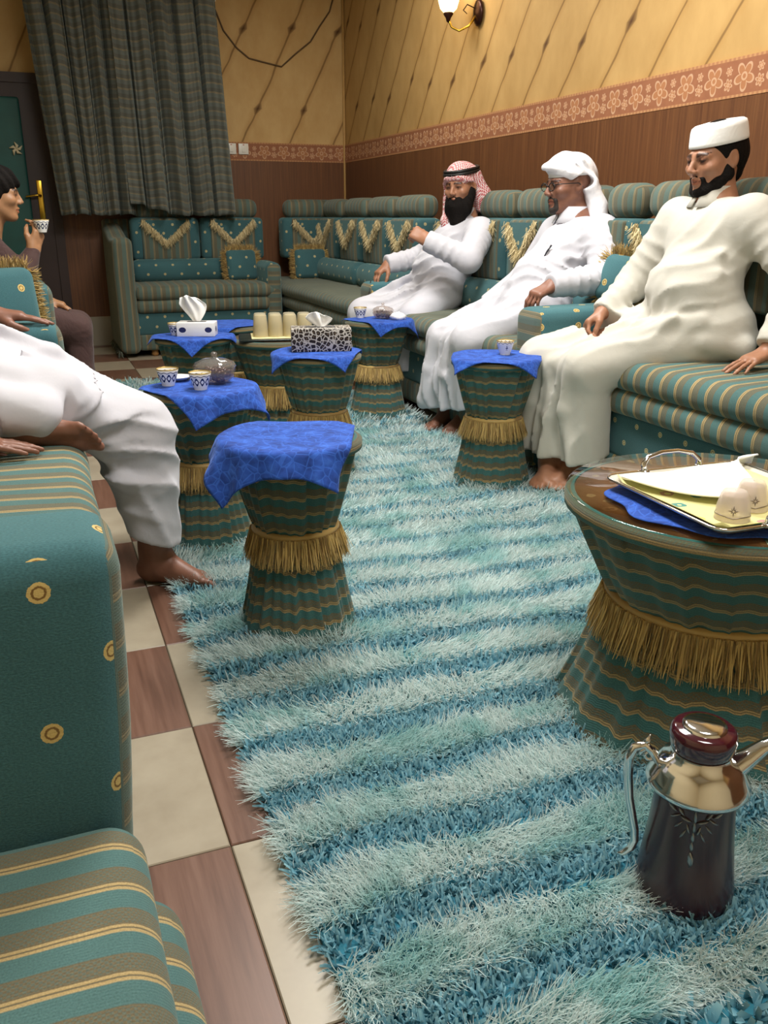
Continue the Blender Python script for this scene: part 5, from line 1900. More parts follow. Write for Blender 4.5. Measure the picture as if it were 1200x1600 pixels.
# ---- man with the skullcap, nearest on the right
J3 = dict(pelvis=(2.31, 2.62, 0.65), belly=(2.27, 2.63, 0.78), chest=(2.34, 2.66, 0.93), neck=(2.345, 2.67, 1.09),
          shN=(2.35, 2.475, 1.035), shF=(2.335, 2.855, 1.03), elbN=(2.43, 2.30, 0.82), wrN=(2.285, 2.265, 0.635), elbF=(2.235, 2.955, 0.79), wrF=(2.06, 2.90, 0.690),
          hipN=(2.28, 2.52, 0.64), hipF=(2.26, 2.74, 0.64), kneeN=(1.90, 2.735, 0.50), kneeF=(1.86, 3.01, 0.495),
          hemN=(1.935, 2.76, 0.14), hemF=(1.86, 3.05, 0.14), ankN=(1.96, 2.90, 0.09), ankF=(1.87, 2.93, 0.09))


def robe3(R, J):
    R.el((2.30, 2.62, 0.66), (0.175, 0.20, 0.125), k=0.04)
    R.el((2.25, 2.63, 0.78), (0.155, 0.185, 0.15), k=0.06)
    R.el((2.33, 2.66, 0.935), (0.130, 0.19, 0.155), k=0.06)
    R.rc((2.35, 2.51, 1.025), (2.335, 2.82, 1.02), 0.078, 0.078, 0.05)
    R.rc((2.345, 2.67, 1.04), (2.340, 2.675, 1.105), 0.082, 0.060, 0.03)
    robe_arms(R, J)
    robe_legs(R, J, 0.112, 0.088, 0.085)
    # cloth spanning lap and shins
    R.quad(J['hipN'], J['hipF'], J['kneeF'], J['kneeN'], 0.055, 0.05)
    R.quad((1.88, 2.75, 0.49), (1.845, 3.0, 0.48), (1.84, 3.06, 0.14), (1.90, 2.74, 0.12), 0.035, 0.05)
    R.rc((1.90, 2.90, 0.48), (1.875, 2.90, 0.15), 0.05, 0.07, 0.05)
    # tunic hem bunched at the hip, fold ridges
    folds(R, [([(2.40, 2.45, 0.62), (2.30, 2.40, 0.60), (2.18, 2.46, 0.62)], [0.035, 0.035, 0.03]),
              ([(2.17, 2.47, 0.70), (2.10, 2.58, 0.655), (2.07, 2.74, 0.655)], [0.02, 0.024, 0.018]),
              ([(2.22, 2.47, 0.86), (2.13, 2.58, 0.80), (2.12, 2.72, 0.78)], [0.012, 0.016, 0.010]),
              ([(2.24, 2.50, 0.92), (2.15, 2.62, 0.86), (2.15, 2.74, 0.84)], [0.010, 0.014, 0.010]),
              ([(1.825, 2.76, 0.53), (1.83, 2.77, 0.34), (1.84, 2.73, 0.14)], [0.014, 0.022, 0.030]),
              ([(1.79, 2.98, 0.52), (1.785, 2.98, 0.34), (1.79, 3.02, 0.14)], [0.014, 0.020, 0.026]),
              ([(1.82, 2.88, 0.46), (1.81, 2.88, 0.30), (1.80, 2.88, 0.14)], [0.008, 0.014, 0.022]),
              ([(2.10, 2.53, 0.70), (1.99, 2.66, 0.61), (1.90, 2.70, 0.585)], [0.012, 0.014, 0.01]),
              ([(2.12, 2.76, 0.69), (2.02, 2.88, 0.62), (1.92, 2.98, 0.59)], [0.012, 0.014, 0.01])])
    R.warp(wrinkles([((2.20, 2.58, 0.78), 0.15, (-0.3, 0.6, 0.8), 0.085, 0.008), ((2.25, 2.55, 0.93), 0.14, (0.3, 1.0, 0.35), 0.085, 0.007),
                     ((2.05, 2.66, 0.60), 0.16, (0.55, 0.8, 0.3), 0.06, 0.010), ((1.98, 2.88, 0.58), 0.16, (0.55, 0.8, 0.2), 0.06, 0.009),
                     ((1.84, 2.88, 0.28), 0.20, (0.3, 1, 0), 0.065, 0.013), ((2.40, 2.39, 0.93), 0.10, (0.3, -0.5, -0.8), 0.05, 0.008),
                     ((2.37, 2.30, 0.73), 0.10, (-0.6, 0.3, -0.7), 0.045, 0.009), ((2.29, 2.91, 0.90), 0.10, (-0.4, 0.2, -0.8), 0.05, 0.009), ((2.14, 2.93, 0.73), 0.09, (-0.8, 0, -0.5), 0.045, 0.009)]))
    R.cut((1.88, 2.9, 0.145), (0.25, 0.05, -1), 0.004, ((1.6, 2.4, -0.1), (2.15, 3.3, 0.3)))
    R.cut((2.34, 2.675, 1.125), (0.1, 0, 1), 0.004, ((2.2, 2.55, 1.05), (2.5, 2.8, 1.3)))
    R.rc((2.335, 2.675, 1.16), (2.345, 2.67, 1.09), 0.062, 0.05, 0.004, True)
    wristcut(R, J['wrN'], J['elbN']); wristcut(R, J['wrF'], J['elbF'])


h3 = dict(o=(2.325, 2.68, 1.237), fwd=(-1, -0.03, -0.13), k=1.04, nose=1.03)
p3, HP3 = person('seated man in white skullcap and cream robe, hand on the near right sofa', J3, 'robe_cream', 'skin_a', h3, robe3,
                 hands=(dict(o=(2.285, 2.262, 0.605), fwd=(-0.92, -0.02, -0.28), up=(-0.2, 0, 1), curl=(0.10, 0.08, 0.10, 0.14), side=-1, spread=0.10, thumb=(0.1, 0.1)),
                        dict(o=(2.06, 2.90, 0.688), fwd=(-0.75, 0.08, -0.55), up=(-0.35, 0.55, 0.75), curl=(0.75, 0.85, 0.95, 1.0), side=1, thumb=(0.7, 0.5))),
                 feet=(dict(o=(1.935, 2.865, 0.018), fwd=(-0.75, -0.62, 0), up=(0, 0, 1), side=-1, ankle=0.10), dict(o=(1.865, 2.92, 0.018), fwd=(-0.72, -0.66, 0), up=(0, 0, 1), side=1, ankle=0.10)))


def beard(P, parent, long=False, name='beard', full=True):
    F = sub_field(P, 0.22, 0.0042)
    Q = Part(F, P.o, P.R, P.k)
    for s in (-1, 1):
        Q.rc((-0.004, s * 0.060, 0.000), (0.000, s * 0.058, -0.050), 0.013, 0.021, 0.012)
        Q.rc((0.000, s * 0.054, -0.052), (0.030, s * 0.044, -0.078), 0.0235, 0.0235, 0.015)
        Q.rc((0.030, s * 0.044, -0.078), (0.058, s * 0.026, -0.098), 0.0235, 0.022, 0.015)
        Q.rc((0.082, s * 0.004, -0.050), (0.074, s * 0.027, -0.060), 0.0060, 0.0065, 0.006)
        Q.rc((0.074, s * 0.027, -0.060), (0.068, s * 0.027, -0.088), 0.0075, 0.012, 0.008)
    Q.el((0.064, 0, -0.102), (0.026, 0.032, 0.022), k=0.015)
    if long:
        Q.rc((0.045, 0.030, -0.10), (0.055, 0.018, -0.185), 0.036, 0.026, 0.03)
        Q.rc((0.045, -0.030, -0.10), (0.055, -0.018, -0.185), 0.036, 0.026, 0.03)
        Q.rc((0.065, 0, -0.10), (0.064, 0, -0.205), 0.036, 0.022, 0.03)
        for s in (-1, 1):
            Q.rc((0.0, s * 0.060, -0.03), (0.04, s * 0.052, -0.12), 0.026, 0.03, 0.02)
    F.warp(ripple(0.0012, 240, 200, 60))
    return field_obj(name, F, M['hair'], parent, 1)


def hair_cap(P, parent, low=-0.06, front=0.05, puff=0.006, name='hair'):
    F = sub_field(P, 0.2, 0.0045)
    Q = Part(F, P.o, P.R, P.k)
    Q.el((-0.022, 0, 0.030), (0.098 + puff, 0.077 + puff, 0.088 + puff), k=0.02)
    Q.rc((-0.075, 0, 0.0), (-0.070, 0, low), 0.050, 0.040, 0.03)
    for s in (-1, 1):
        Q.rc((-0.002, s * 0.066, 0.03), (-0.004, s * 0.068, -0.010), 0.012, 0.007, 0.01)
    # free the face and the ears
    Q.el((0.085, 0, -0.050), (0.095, 0.10, front + 0.05), k=0.01, sub=True)
    for s in (-1, 1):
        Q.el((-0.012, s * 0.090, -0.012), (0.024, 0.022, 0.034), k=0.006, sub=True)
    F.warp(ripple(0.0012, 200, 260, 120))
    return field_obj(name, F, M['hair'], parent, 1)


beard(HP3, p3)


def collar(root, c, axis, rx, ry, h, mat, open_dir):
    """stand-up collar band, open a little at the throat"""
    f = frame(open_dir, axis)
    V, Fc = [], []
    n_ = 40
    for i in range(n_ + 1):
        t = 0.10 + (2 * PI - 0.20) * i / n_
        for z_, k_ in ((-0.040, 1.32), (-0.012, 1.08), (h, 1.0)):
            V.append(tuple(np.array(c) + rx * k_ * math.cos(t) * f[0] + ry * k_ * math.sin(t) * f[1] + z_ * f[2]))
    for i in range(n_):
        for j in range(2):
            a = i * 3 + j
            Fc.append((a, a + 3, a + 4, a + 1))
    rb = [q for q in root.children if q.name.startswith('robe')][0]
    o = MB().add(V, Fc).build('collar', M[mat], rb)
    solidify(o, 0.004, 0)
    return rb


def buttons(rb, pts, mat):
    for p_ in pts:
        MB().lathe([(0.001, 0.0), (0.006, 0.0), (0.0065, 0.002), (0.001, 0.003)], 12, M=Matrix.Translation(p_) @ Matrix.Rotation(-PI / 2, 4, 'Y')).build('button', mat, rb)


collar(p3, (2.336, 2.675, 1.112), (-0.12, 0.0, 1), 0.071, 0.066, 0.030, 'robe_cream', (-1, -0.05, 0))
hair_cap(HP3, p3, -0.050, 0.055, 0.004)
M['cap_white'] = cloth_mat('white cap cotton', 'eeeeec', 0.1, 0.15)
mb = MB().lathe([(0.094, 0.0), (0.097, 0.002), (0.0965, 0.012), (0.092, 0.050), (0.088, 0.062), (0.078, 0.068), (0.05, 0.071), (0.001, 0.072)], 48)
mb.v = [(-0.016 + x * 1.09, y * 0.90, 0.046 + z + 0.10 * -x) for x, y, z in mb.v]
cp = local_obj('skullcap', mb, M['cap_white'], p3, HP3)
solidify(cp, 0.003, -1)
# shirt pocket, placket and buttons of the cream robe
M['button'] = plain('pearl button', 'dcd8cc', 0.3)

# ---- man with the white headscarf and glasses
J2 = dict(pelvis=(2.17, 3.58, 0.645), belly=(2.23, 3.585, 0.77), chest=(2.33, 3.58, 0.88), neck=(2.36, 3.60, 1.02),
          shN=(2.37, 3.40, 0.965), shF=(2.37, 3.77, 0.96), elbN=(2.315, 3.255, 0.785), wrN=(2.035, 3.245, 0.765), elbF=(2.30, 3.89, 0.76), wrF=(2.12, 3.97, 0.62),
          hipN=(2.14, 3.47, 0.635), hipF=(2.14, 3.70, 0.635), kneeN=(1.84, 3.60, 0.50), kneeF=(1.845, 3.885, 0.475),
          hemN=(1.885, 3.66, 0.15), hemF=(1.83, 3.94, 0.17), ankN=(1.95, 3.86, 0.09), ankF=(1.90, 3.97, 0.09))


def robe2(R, J):
    R.el((2.17, 3.58, 0.66), (0.17, 0.18, 0.115), k=0.04)
    R.el((2.215, 3.585, 0.765), (0.155, 0.175, 0.14), k=0.06)
    R.el((2.32, 3.585, 0.875), (0.135, 0.18, 0.145), k=0.06)
    R.rc((2.375, 3.43, 0.955), (2.375, 3.74, 0.95), 0.082, 0.082, 0.05)
    R.rc((2.36, 3.60, 0.97), (2.35, 3.605, 1.055), 0.088, 0.062, 0.03)
    robe_arms(R, J, 0.072, 0.062, 0.052)
    robe_legs(R, J, 0.105, 0.085, 0.085)
    R.quad(J['hipN'], J['hipF'], J['kneeF'], J['kneeN'], 0.05, 0.05)
    R.quad((1.82, 3.62, 0.48), (1.83, 3.88, 0.45), (1.79, 3.96, 0.15), (1.86, 3.64, 0.14), 0.035, 0.05)
    folds(R, [([(2.12, 3.44, 0.74), (2.02, 3.50, 0.66), (1.90, 3.56, 0.60)], [0.012, 0.018, 0.012]),
              ([(2.08, 3.66, 0.72), (1.98, 3.76, 0.64), (1.87, 3.86, 0.57)], [0.014, 0.018, 0.012]),
              ([(2.10, 3.52, 0.80), (2.06, 3.60, 0.75), (2.08, 3.72, 0.74)], [0.012, 0.016, 0.012]),
              ([(2.22, 3.42, 0.86), (2.17, 3.50, 0.82), (2.15, 3.62, 0.83)], [0.010, 0.013, 0.010]),
              ([(1.77, 3.84, 0.50), (1.755, 3.88, 0.33), (1.75, 3.92, 0.16)], [0.012, 0.020, 0.026]),
              ([(1.775, 3.72, 0.48), (1.77, 3.72, 0.32), (1.775, 3.74, 0.15)], [0.010, 0.018, 0.024]),
              ([(2.30, 3.20, 0.80), (2.22, 3.21, 0.79), (2.14, 3.22, 0.785)], [0.03, 0.026, 0.02])])
    R.warp(wrinkles([((2.17, 3.50, 0.78), 0.15, (0.6, 0.3, 0.9), 0.055, 0.010), ((2.26, 3.48, 0.90), 0.12, (0.4, 0.9, 0.5), 0.06, 0.008),
                     ((2.00, 3.58, 0.60), 0.15, (0.35, 0.8, 0.5), 0.055, 0.010), ((1.96, 3.80, 0.56), 0.14, (0.4, 0.8, 0.4), 0.055, 0.009),
                     ((1.80, 3.80, 0.30), 0.20, (0.3, 1, 0), 0.06, 0.013), ((2.35, 3.30, 0.88), 0.10, (0.2, 0.4, 0.9), 0.045, 0.010), ((2.18, 3.24, 0.78), 0.10, (1, 0, 0.1), 0.045, 0.010)]))
    R.cut((1.83, 3.8, 0.155), (0.3, -0.1, -1), 0.004, ((1.6, 3.3, -0.1), (2.05, 4.2, 0.32)))
    R.cut((2.345, 3.605, 1.072), (0.25, 0, 1), 0.004, ((2.2, 3.45, 1.0), (2.5, 3.75, 1.2)))
    R.rc((2.33, 3.61, 1.11), (2.36, 3.60, 1.03), 0.062, 0.05, 0.004, True)
    wristcut(R, J['wrN'], J['elbN']); wristcut(R, J['wrF'], J['elbF'])


h2 = dict(o=(2.315, 3.615, 1.175), fwd=(-1, 0.02, -0.06), k=1.02, nose=1.02, lips=(0.8, 0.6, 0.58))
p2, HP2 = person('seated man in white headscarf, glasses and white robe with a pen', J2, 'robe_white', 'skin_b', h2, robe2,
                 hands=(dict(o=(2.035, 3.245, 0.762), fwd=(-0.88, -0.05, -0.38), up=(-0.4, -0.15, 0.9), curl=(0.55, 0.6, 0.6, 0.65), side=-1, thumb=(0.5, 0.5), k=1.03),
                        dict(o=(2.12, 3.97, 0.615), fwd=(-0.9, 0.1, -0.3), up=(0, 0, 1), side=1)),
                 feet=(dict(o=(1.93, 3.83, 0.018), fwd=(-0.75, -0.55, 0), up=(0, 0, 1), side=-1, ankle=0.10), dict(o=(1.885, 3.95, 0.018), fwd=(-0.80, -0.45, 0), up=(0, 0, 1), side=1, ankle=0.10)))
collar(p2, (2.343, 3.605, 1.050), (-0.25, 0.0, 1), 0.068, 0.064, 0.032, 'robe_white', (-1, 0, 0))
# short dark goatee and moustache
F = sub_field(HP2, 0.16, 0.0042); Q = Part(F, HP2.o, HP2.R, HP2.k)
for s in (-1, 1):
    Q.rc((0.084, s * 0.004, -0.050), (0.074, s * 0.026, -0.060), 0.0065, 0.0075, 0.006)
    Q.rc((0.073, s * 0.026, -0.062), (0.066, s * 0.024, -0.094), 0.009, 0.0135, 0.010)
Q.el((0.068, 0, -0.101), (0.0225, 0.026, 0.020), k=0.012)
field_obj('beard', F, plain('greying beard', '2c2521', 0.7, noise=0.3, nscale=180, bump=0.6), p2, 1)
# headscarf, thrown back, with a peaked front
M['scarf_white'] = cloth_mat('white headscarf cotton', 'eeeef3', 0.15, 0.30)
F = sub_field(HP2, 0.42, 0.0062); Q = Part(F, HP2.o, HP2.R, HP2.k)
Q.el((-0.022, 0, 0.050), (0.112, 0.090, 0.088), k=0.02)
Q.rc((0.050, -0.062, 0.070), (0.108, -0.020, 0.078), 0.017, 0.012, 0.02)
Q.rc((0.050, 0.062, 0.070), (0.108, 0.020, 0.078), 0.017, 0.012, 0.02)
Q.rc((0.02, 0, 0.110), (0.112, 0, 0.084), 0.030, 0.010, 0.03)
Q.rc((0.108, -0.022, 0.078), (0.112, 0.022, 0.080), 0.010, 0.010, 0.012)
for s in (-1, 1):
    Q.rc((0.030, s * 0.078, 0.052), (-0.060, s * 0.080, 0.015), 0.012, 0.022, 0.02)
    Q.rc((-0.060, s * 0.078, 0.015), (-0.100, s * 0.060, -0.070), 0.022, 0.028, 0.03)
    Q.rc((-0.100, s * 0.060, -0.070), (-0.115, s * 0.055, -0.200), 0.028, 0.034, 0.03)
    Q.rc((-0.070, s * 0.082, 0.0), (-0.108, s * 0.088, -0.100), 0.026, 0.034, 0.03)
    Q.rc((-0.108, s * 0.088, -0.100), (-0.118, s * 0.100, -0.230), 0.034, 0.046, 0.03)
Q.rc((-0.095, 0, 0.03), (-0.120, 0, -0.10), 0.050, 0.040, 0.03)
Q.rc((-0.120, 0, -0.10), (-0.125, 0, -0.24), 0.040, 0.040, 0.03)
Q.el((0.075, 0, -0.030), (0.105, 0.115, 0.076), k=0.008, sub=True)
Q.el((-0.028, 0, 0.010), (0.060, 0.150, 0.036), k=0.008, sub=True)
for s in (-1, 1):
    Q.rc((-0.02, s * 0.092, 0.10), (-0.115, s * 0.085, -0.02), 0.006, 0.008, 0.012)
    Q.rc((0.03, s * 0.085, 0.10), (-0.09, s * 0.100, 0.01), 0.005, 0.007, 0.012)
F.warp(ripple(0.0020, 40, 30, 60))
field_obj('headscarf', F, M['scarf_white'], p2, 2)
mb = MB().lathe([(0.090, 0.0), (0.0935, 0.001), (0.093, 0.026), (0.090, 0.030)], 40)
mb.v = [(-0.016 + x * 1.10, y * 0.89, 0.036 + z - 0.04 * x) for x, y, z in mb.v]
local_obj('cap_band', mb, M['cap_white'], p2, HP2)
gl = MB()
for s in (-1, 1):
    gl.tube([(0.100 + 0.0 * math.cos(t), s * 0.033 + 0.024 * math.cos(t), -0.004 + 0.017 * math.sin(t)) for t in [2 * PI * k / 20 for k in range(21)]], 0.0022, 6, 0, False)
    gl.tube([(0.100, s * 0.057, 0.004), (0.075, s * 0.080, 0.006), (-0.005, s * 0.086, 0.006), (-0.03, s * 0.082, -0.012)], 0.0022, 6)
gl.tube([(0.101, -0.009, 0.0), (0.106, 0, 0.003), (0.101, 0.009, 0.0)], 0.002, 6)
g = local_obj('glasses', gl, plain('dark glasses frame', '141214', 0.3), p2, HP2)
lm = MB()
for s in (-1, 1):
    lm.add([(0.1005, s * 0.033 + 0.0225 * math.cos(t), -0.004 + 0.0155 * math.sin(t)) for t in [2 * PI * k / 20 for k in range(20)]], [tuple(range(20))])
lm.v = [tuple(HP2.w(v)) for v in lm.v]
lm.build('lenses', M['glass'], g)
# pen clipped to the placket, in the fold of the robe
tag(MB().tube([(2.175, 3.495, 0.918), (2.160, 3.500, 0.895), (2.146, 3.505, 0.868)], [0.0042, 0.004, 0.003], 8).build('pen', plain('dark pen', '20222c', 0.3)), 'dark pen clipped to the chest of the white robe', 'pen')

# ---- man with the red headscarf and long black beard
J1 = dict(pelvis=(2.19, 4.70, 0.645), belly=(2.20, 4.68, 0.77), chest=(2.30, 4.66, 0.88), neck=(2.325, 4.67, 1.02),
          shN=(2.325, 4.465, 0.955), shF=(2.34, 4.865, 0.945), elbN=(2.150, 4.265, 0.825), wrN=(1.965, 4.39, 0.918), elbF=(2.235, 5.075, 0.80), wrF=(2.01, 5.065, 0.765),
          hipN=(2.16, 4.58, 0.635), hipF=(2.16, 4.83, 0.635), kneeN=(1.945, 4.50, 0.50), kneeF=(1.785, 4.885, 0.495),
          hemN=(1.945, 4.53, 0.21), hemF=(1.785, 4.94, 0.19), ankN=(1.99, 4.66, 0.09), ankF=(1.85, 5.03, 0.09))


def robe1(R, J):
    R.el((2.19, 4.70, 0.66), (0.17, 0.19, 0.115), k=0.04)
    R.el((2.19, 4.68, 0.765), (0.155, 0.18, 0.135), k=0.06)
    R.el((2.285, 4.665, 0.875), (0.135, 0.185, 0.145), frame((-1, -0.3, 0)), k=0.06)
    R.rc((2.325, 4.50, 0.945), (2.335, 4.83, 0.935), 0.080, 0.080, 0.05)
    R.rc((2.32, 4.67, 0.97), (2.315, 4.67, 1.06), 0.088, 0.062, 0.03)
    robe_arms(R, J, 0.068, 0.060, 0.056)
    robe_legs(R, J, 0.105, 0.088, 0.085)
    R.quad(J['hipN'], J['hipF'], J['kneeF'], J['kneeN'], 0.05, 0.05)
    R.quad((1.93, 4.52, 0.48), (1.78, 4.86, 0.47), (1.76, 4.95, 0.19), (1.92, 4.52, 0.20), 0.03, 0.05)
    folds(R, [([(2.06, 4.74, 0.74), (1.95, 4.80, 0.66), (1.84, 4.86, 0.60)], [0.014, 0.018, 0.012]),
              ([(2.07, 4.62, 0.72), (1.98, 4.70, 0.64), (1.84, 4.78, 0.57)], [0.012, 0.016, 0.010]),
              ([(2.10, 4.53, 0.72), (2.05, 4.66, 0.69), (2.06, 4.80, 0.71)], [0.010, 0.014, 0.010]),
              ([(2.07, 4.60, 0.80), (2.04, 4.70, 0.78), (2.07, 4.80, 0.79)], [0.010, 0.012, 0.010]),
              ([(1.73, 4.80, 0.50), (1.72, 4.82, 0.34), (1.71, 4.86, 0.20)], [0.010, 0.016, 0.022])])
    R.warp(wrinkles([((2.10, 4.62, 0.78), 0.16, (0.4, 0.4, 0.9), 0.055, 0.010), ((2.20, 4.56, 0.90), 0.12, (0.3, 0.9, 0.5), 0.06, 0.008),
                     ((1.98, 4.72, 0.62), 0.18, (0.35, 0.75, 0.5), 0.055, 0.011), ((1.82, 4.78, 0.34), 0.18, (0.3, 1, 0), 0.06, 0.011),
                     ((2.24, 4.36, 0.89), 0.10, (-0.5, -0.6, -0.4), 0.045, 0.010), ((2.06, 4.32, 0.86), 0.09, (-0.7, 0.5, 0.4), 0.045, 0.009), ((2.12, 5.06, 0.78), 0.10, (1, 0, 0.2), 0.045, 0.009)]))
    R.cut((1.85, 4.7, 0.205), (0.2, 0, -1), 0.004, ((1.55, 4.2, -0.1), (2.1, 5.2, 0.34)))
    R.cut((2.31, 4.67, 1.078), (0.2, 0.1, 1), 0.004, ((2.18, 4.52, 1.0), (2.46, 4.82, 1.2)))
    R.rc((2.295, 4.665, 1.12), (2.32, 4.67, 1.03), 0.062, 0.05, 0.004, True)
    wristcut(R, J['wrN'], J['elbN'], 0.004); wristcut(R, J['wrF'], J['elbF'])


h1 = dict(o=(2.285, 4.655, 1.198), fwd=(-0.82, -0.57, -0.07), up=(0.05, 0.10, 1), k=1.02)
p1, HP1 = person('seated man in red checked headscarf with long black beard and white robe', J1, 'robe_white', 'skin_a', h1, robe1,
                 hands=(dict(o=(1.965, 4.39, 0.920), fwd=(-0.60, 0.55, 0.42), up=(-0.55, -0.55, 0.6), curl=(0.85, 0.95, 1.0, 1.0), side=-1, thumb=(0.7, 0.5)),
                        dict(o=(2.01, 5.065, 0.762), fwd=(-0.80, -0.10, -0.58), up=(-0.55, 0, 0.83), curl=(0.40, 0.35, 0.45, 0.5), side=1, thumb=(0.2, 0.6), spread=0.09)),
                 feet=(dict(o=(1.985, 4.64, 0.018), fwd=(-0.75, -0.3, 0), up=(0, 0, 1), side=-1, ankle=0.12), dict(o=(1.845, 5.02, 0.018), fwd=(-0.80, -0.1, 0), up=(0, 0, 1), side=1, ankle=0.12)))
collar(p1, (2.310, 4.668, 1.055), (-0.22, -0.08, 1), 0.068, 0.064, 0.030, 'robe_white', (-0.8, -0.5, 0))
beard(HP1, p1, True)
n = NT('red and white checked cotton', 0.8, spec=0.2)
p = n.pos('Object')[0]
ck = n.node('ShaderNodeTexChecker', {'Vector': n.node('ShaderNodeMapping', {'Vector': p, 'Rotation': (0.6, 0.4, 0.3)}).outputs[0], 'Scale': 150.0}).outputs[1]
n.color(n.mix(ck, 'e0d6d4', 'a8202c'))
n.bump(n.noise(p, 20.0), 0.3, 0.01)
M['scarf_red'] = n.mat
F = sub_field(HP1, 0.36, 0.0056); Q = Part(F, HP1.o, HP1.R, HP1.k)
Q.el((-0.020, 0, 0.044), (0.108, 0.088, 0.088), k=0.02)
for s in (-1, 1):
    Q.rc((0.068, s * 0.050, 0.044), (0.020, s * 0.086, 0.020), 0.012, 0.012, 0.012)
Q.rc((0.082, -0.03, 0.046), (0.082, 0.03, 0.046), 0.012, 0.012, 0.012)
Q.rc((0.02, -0.085, 0.02), (0.01, -0.088, -0.06), 0.012, 0.014, 0.015)
Q.rc((0.01, -0.086, -0.06), (0.045, -0.085, -0.17), 0.016, 0.022, 0.02)
Q.rc((0.045, -0.085, -0.17), (0.060, -0.075, -0.24), 0.022, 0.020, 0.02)
Q.rc((-0.055, 0.060, 0.050), (-0.090, 0.085, -0.060), 0.040, 0.046, 0.03)
Q.rc((-0.090, 0.085, -0.060), (-0.085, 0.080, -0.120), 0.046, 0.030, 0.03)
Q.rc((-0.085, 0.0, 0.02), (-0.100, 0.0, -0.12), 0.050, 0.050, 0.03)
Q.rc((-0.075, -0.06, 0.02), (-0.085, -0.06, -0.12), 0.036, 0.040, 0.03)
Q.el((0.085, 0.0, -0.050), (0.100, 0.078, 0.083), k=0.008, sub=True)
Q.el((0.035, 0.085, -0.040), (0.058, 0.060, 0.060), k=0.008, sub=True)
for s in (-1, 1):
    Q.rc((-0.05, 0.095, 0.03), (-0.12, 0.11, -0.06), 0.007, 0.010, 0.012)
F.warp(ripple(0.0022, 50, 40, 40))
field_obj('headscarf', F, M['scarf_red'], p1, 1)
mb = MB()
mb.tube(torus_pts(0.108, 0.090, 0.072, 40, -0.012, -0.018), 0.0085, 10, 0, False)
mb.tube(torus_pts(0.106, 0.088, 0.087, 40, -0.012, -0.019), 0.0085, 10, 0, False)
local_obj('head_cord', mb, plain('black cord', '0f0d0d', 0.5), p1, HP1)
# dark loop of beads hanging from the far hand
tag(MB().tube([(1.885, 5.03, 0.672), (1.865, 4.99, 0.640), (1.845, 4.955, 0.600), (1.835, 4.94, 0.570), (1.842, 4.915, 0.552), (1.850, 4.90, 0.5485)], 0.0028, 6).build('bead_loop', plain('black beads', '161412', 0.4)), 'thin black bead cord hanging from the red headscarf man\'s hand', 'beads')

# ---- man on the near left sofa: only lap, legs and hands are in the picture
J4 = dict(pelvis=(-0.36, 2.33, 0.66), belly=(-0.36, 2.33, 0.80), chest=(-0.43, 2.33, 0.95), neck=(-0.43, 2.33, 1.10),
          shN=(-0.43, 2.13, 1.04), shF=(-0.43, 2.53, 1.04), elbN=(-0.44, 1.99, 0.80), wrN=(-0.205, 1.975, 0.605), elbF=(-0.40, 2.84, 0.83), wrF=(-0.175, 2.955, 0.765),
          hipN=(-0.28, 2.22, 0.66), hipF=(-0.28, 2.44, 0.66), kneeN=(0.00, 2.24, 0.62), kneeF=(0.225, 2.435, 0.475),
          hemF=(0.245, 2.45, 0.14), hemN=(-0.02, 2.14, 0.60), ankN=(-0.05, 2.08, 0.585), ankF=(0.245, 2.475, 0.09))


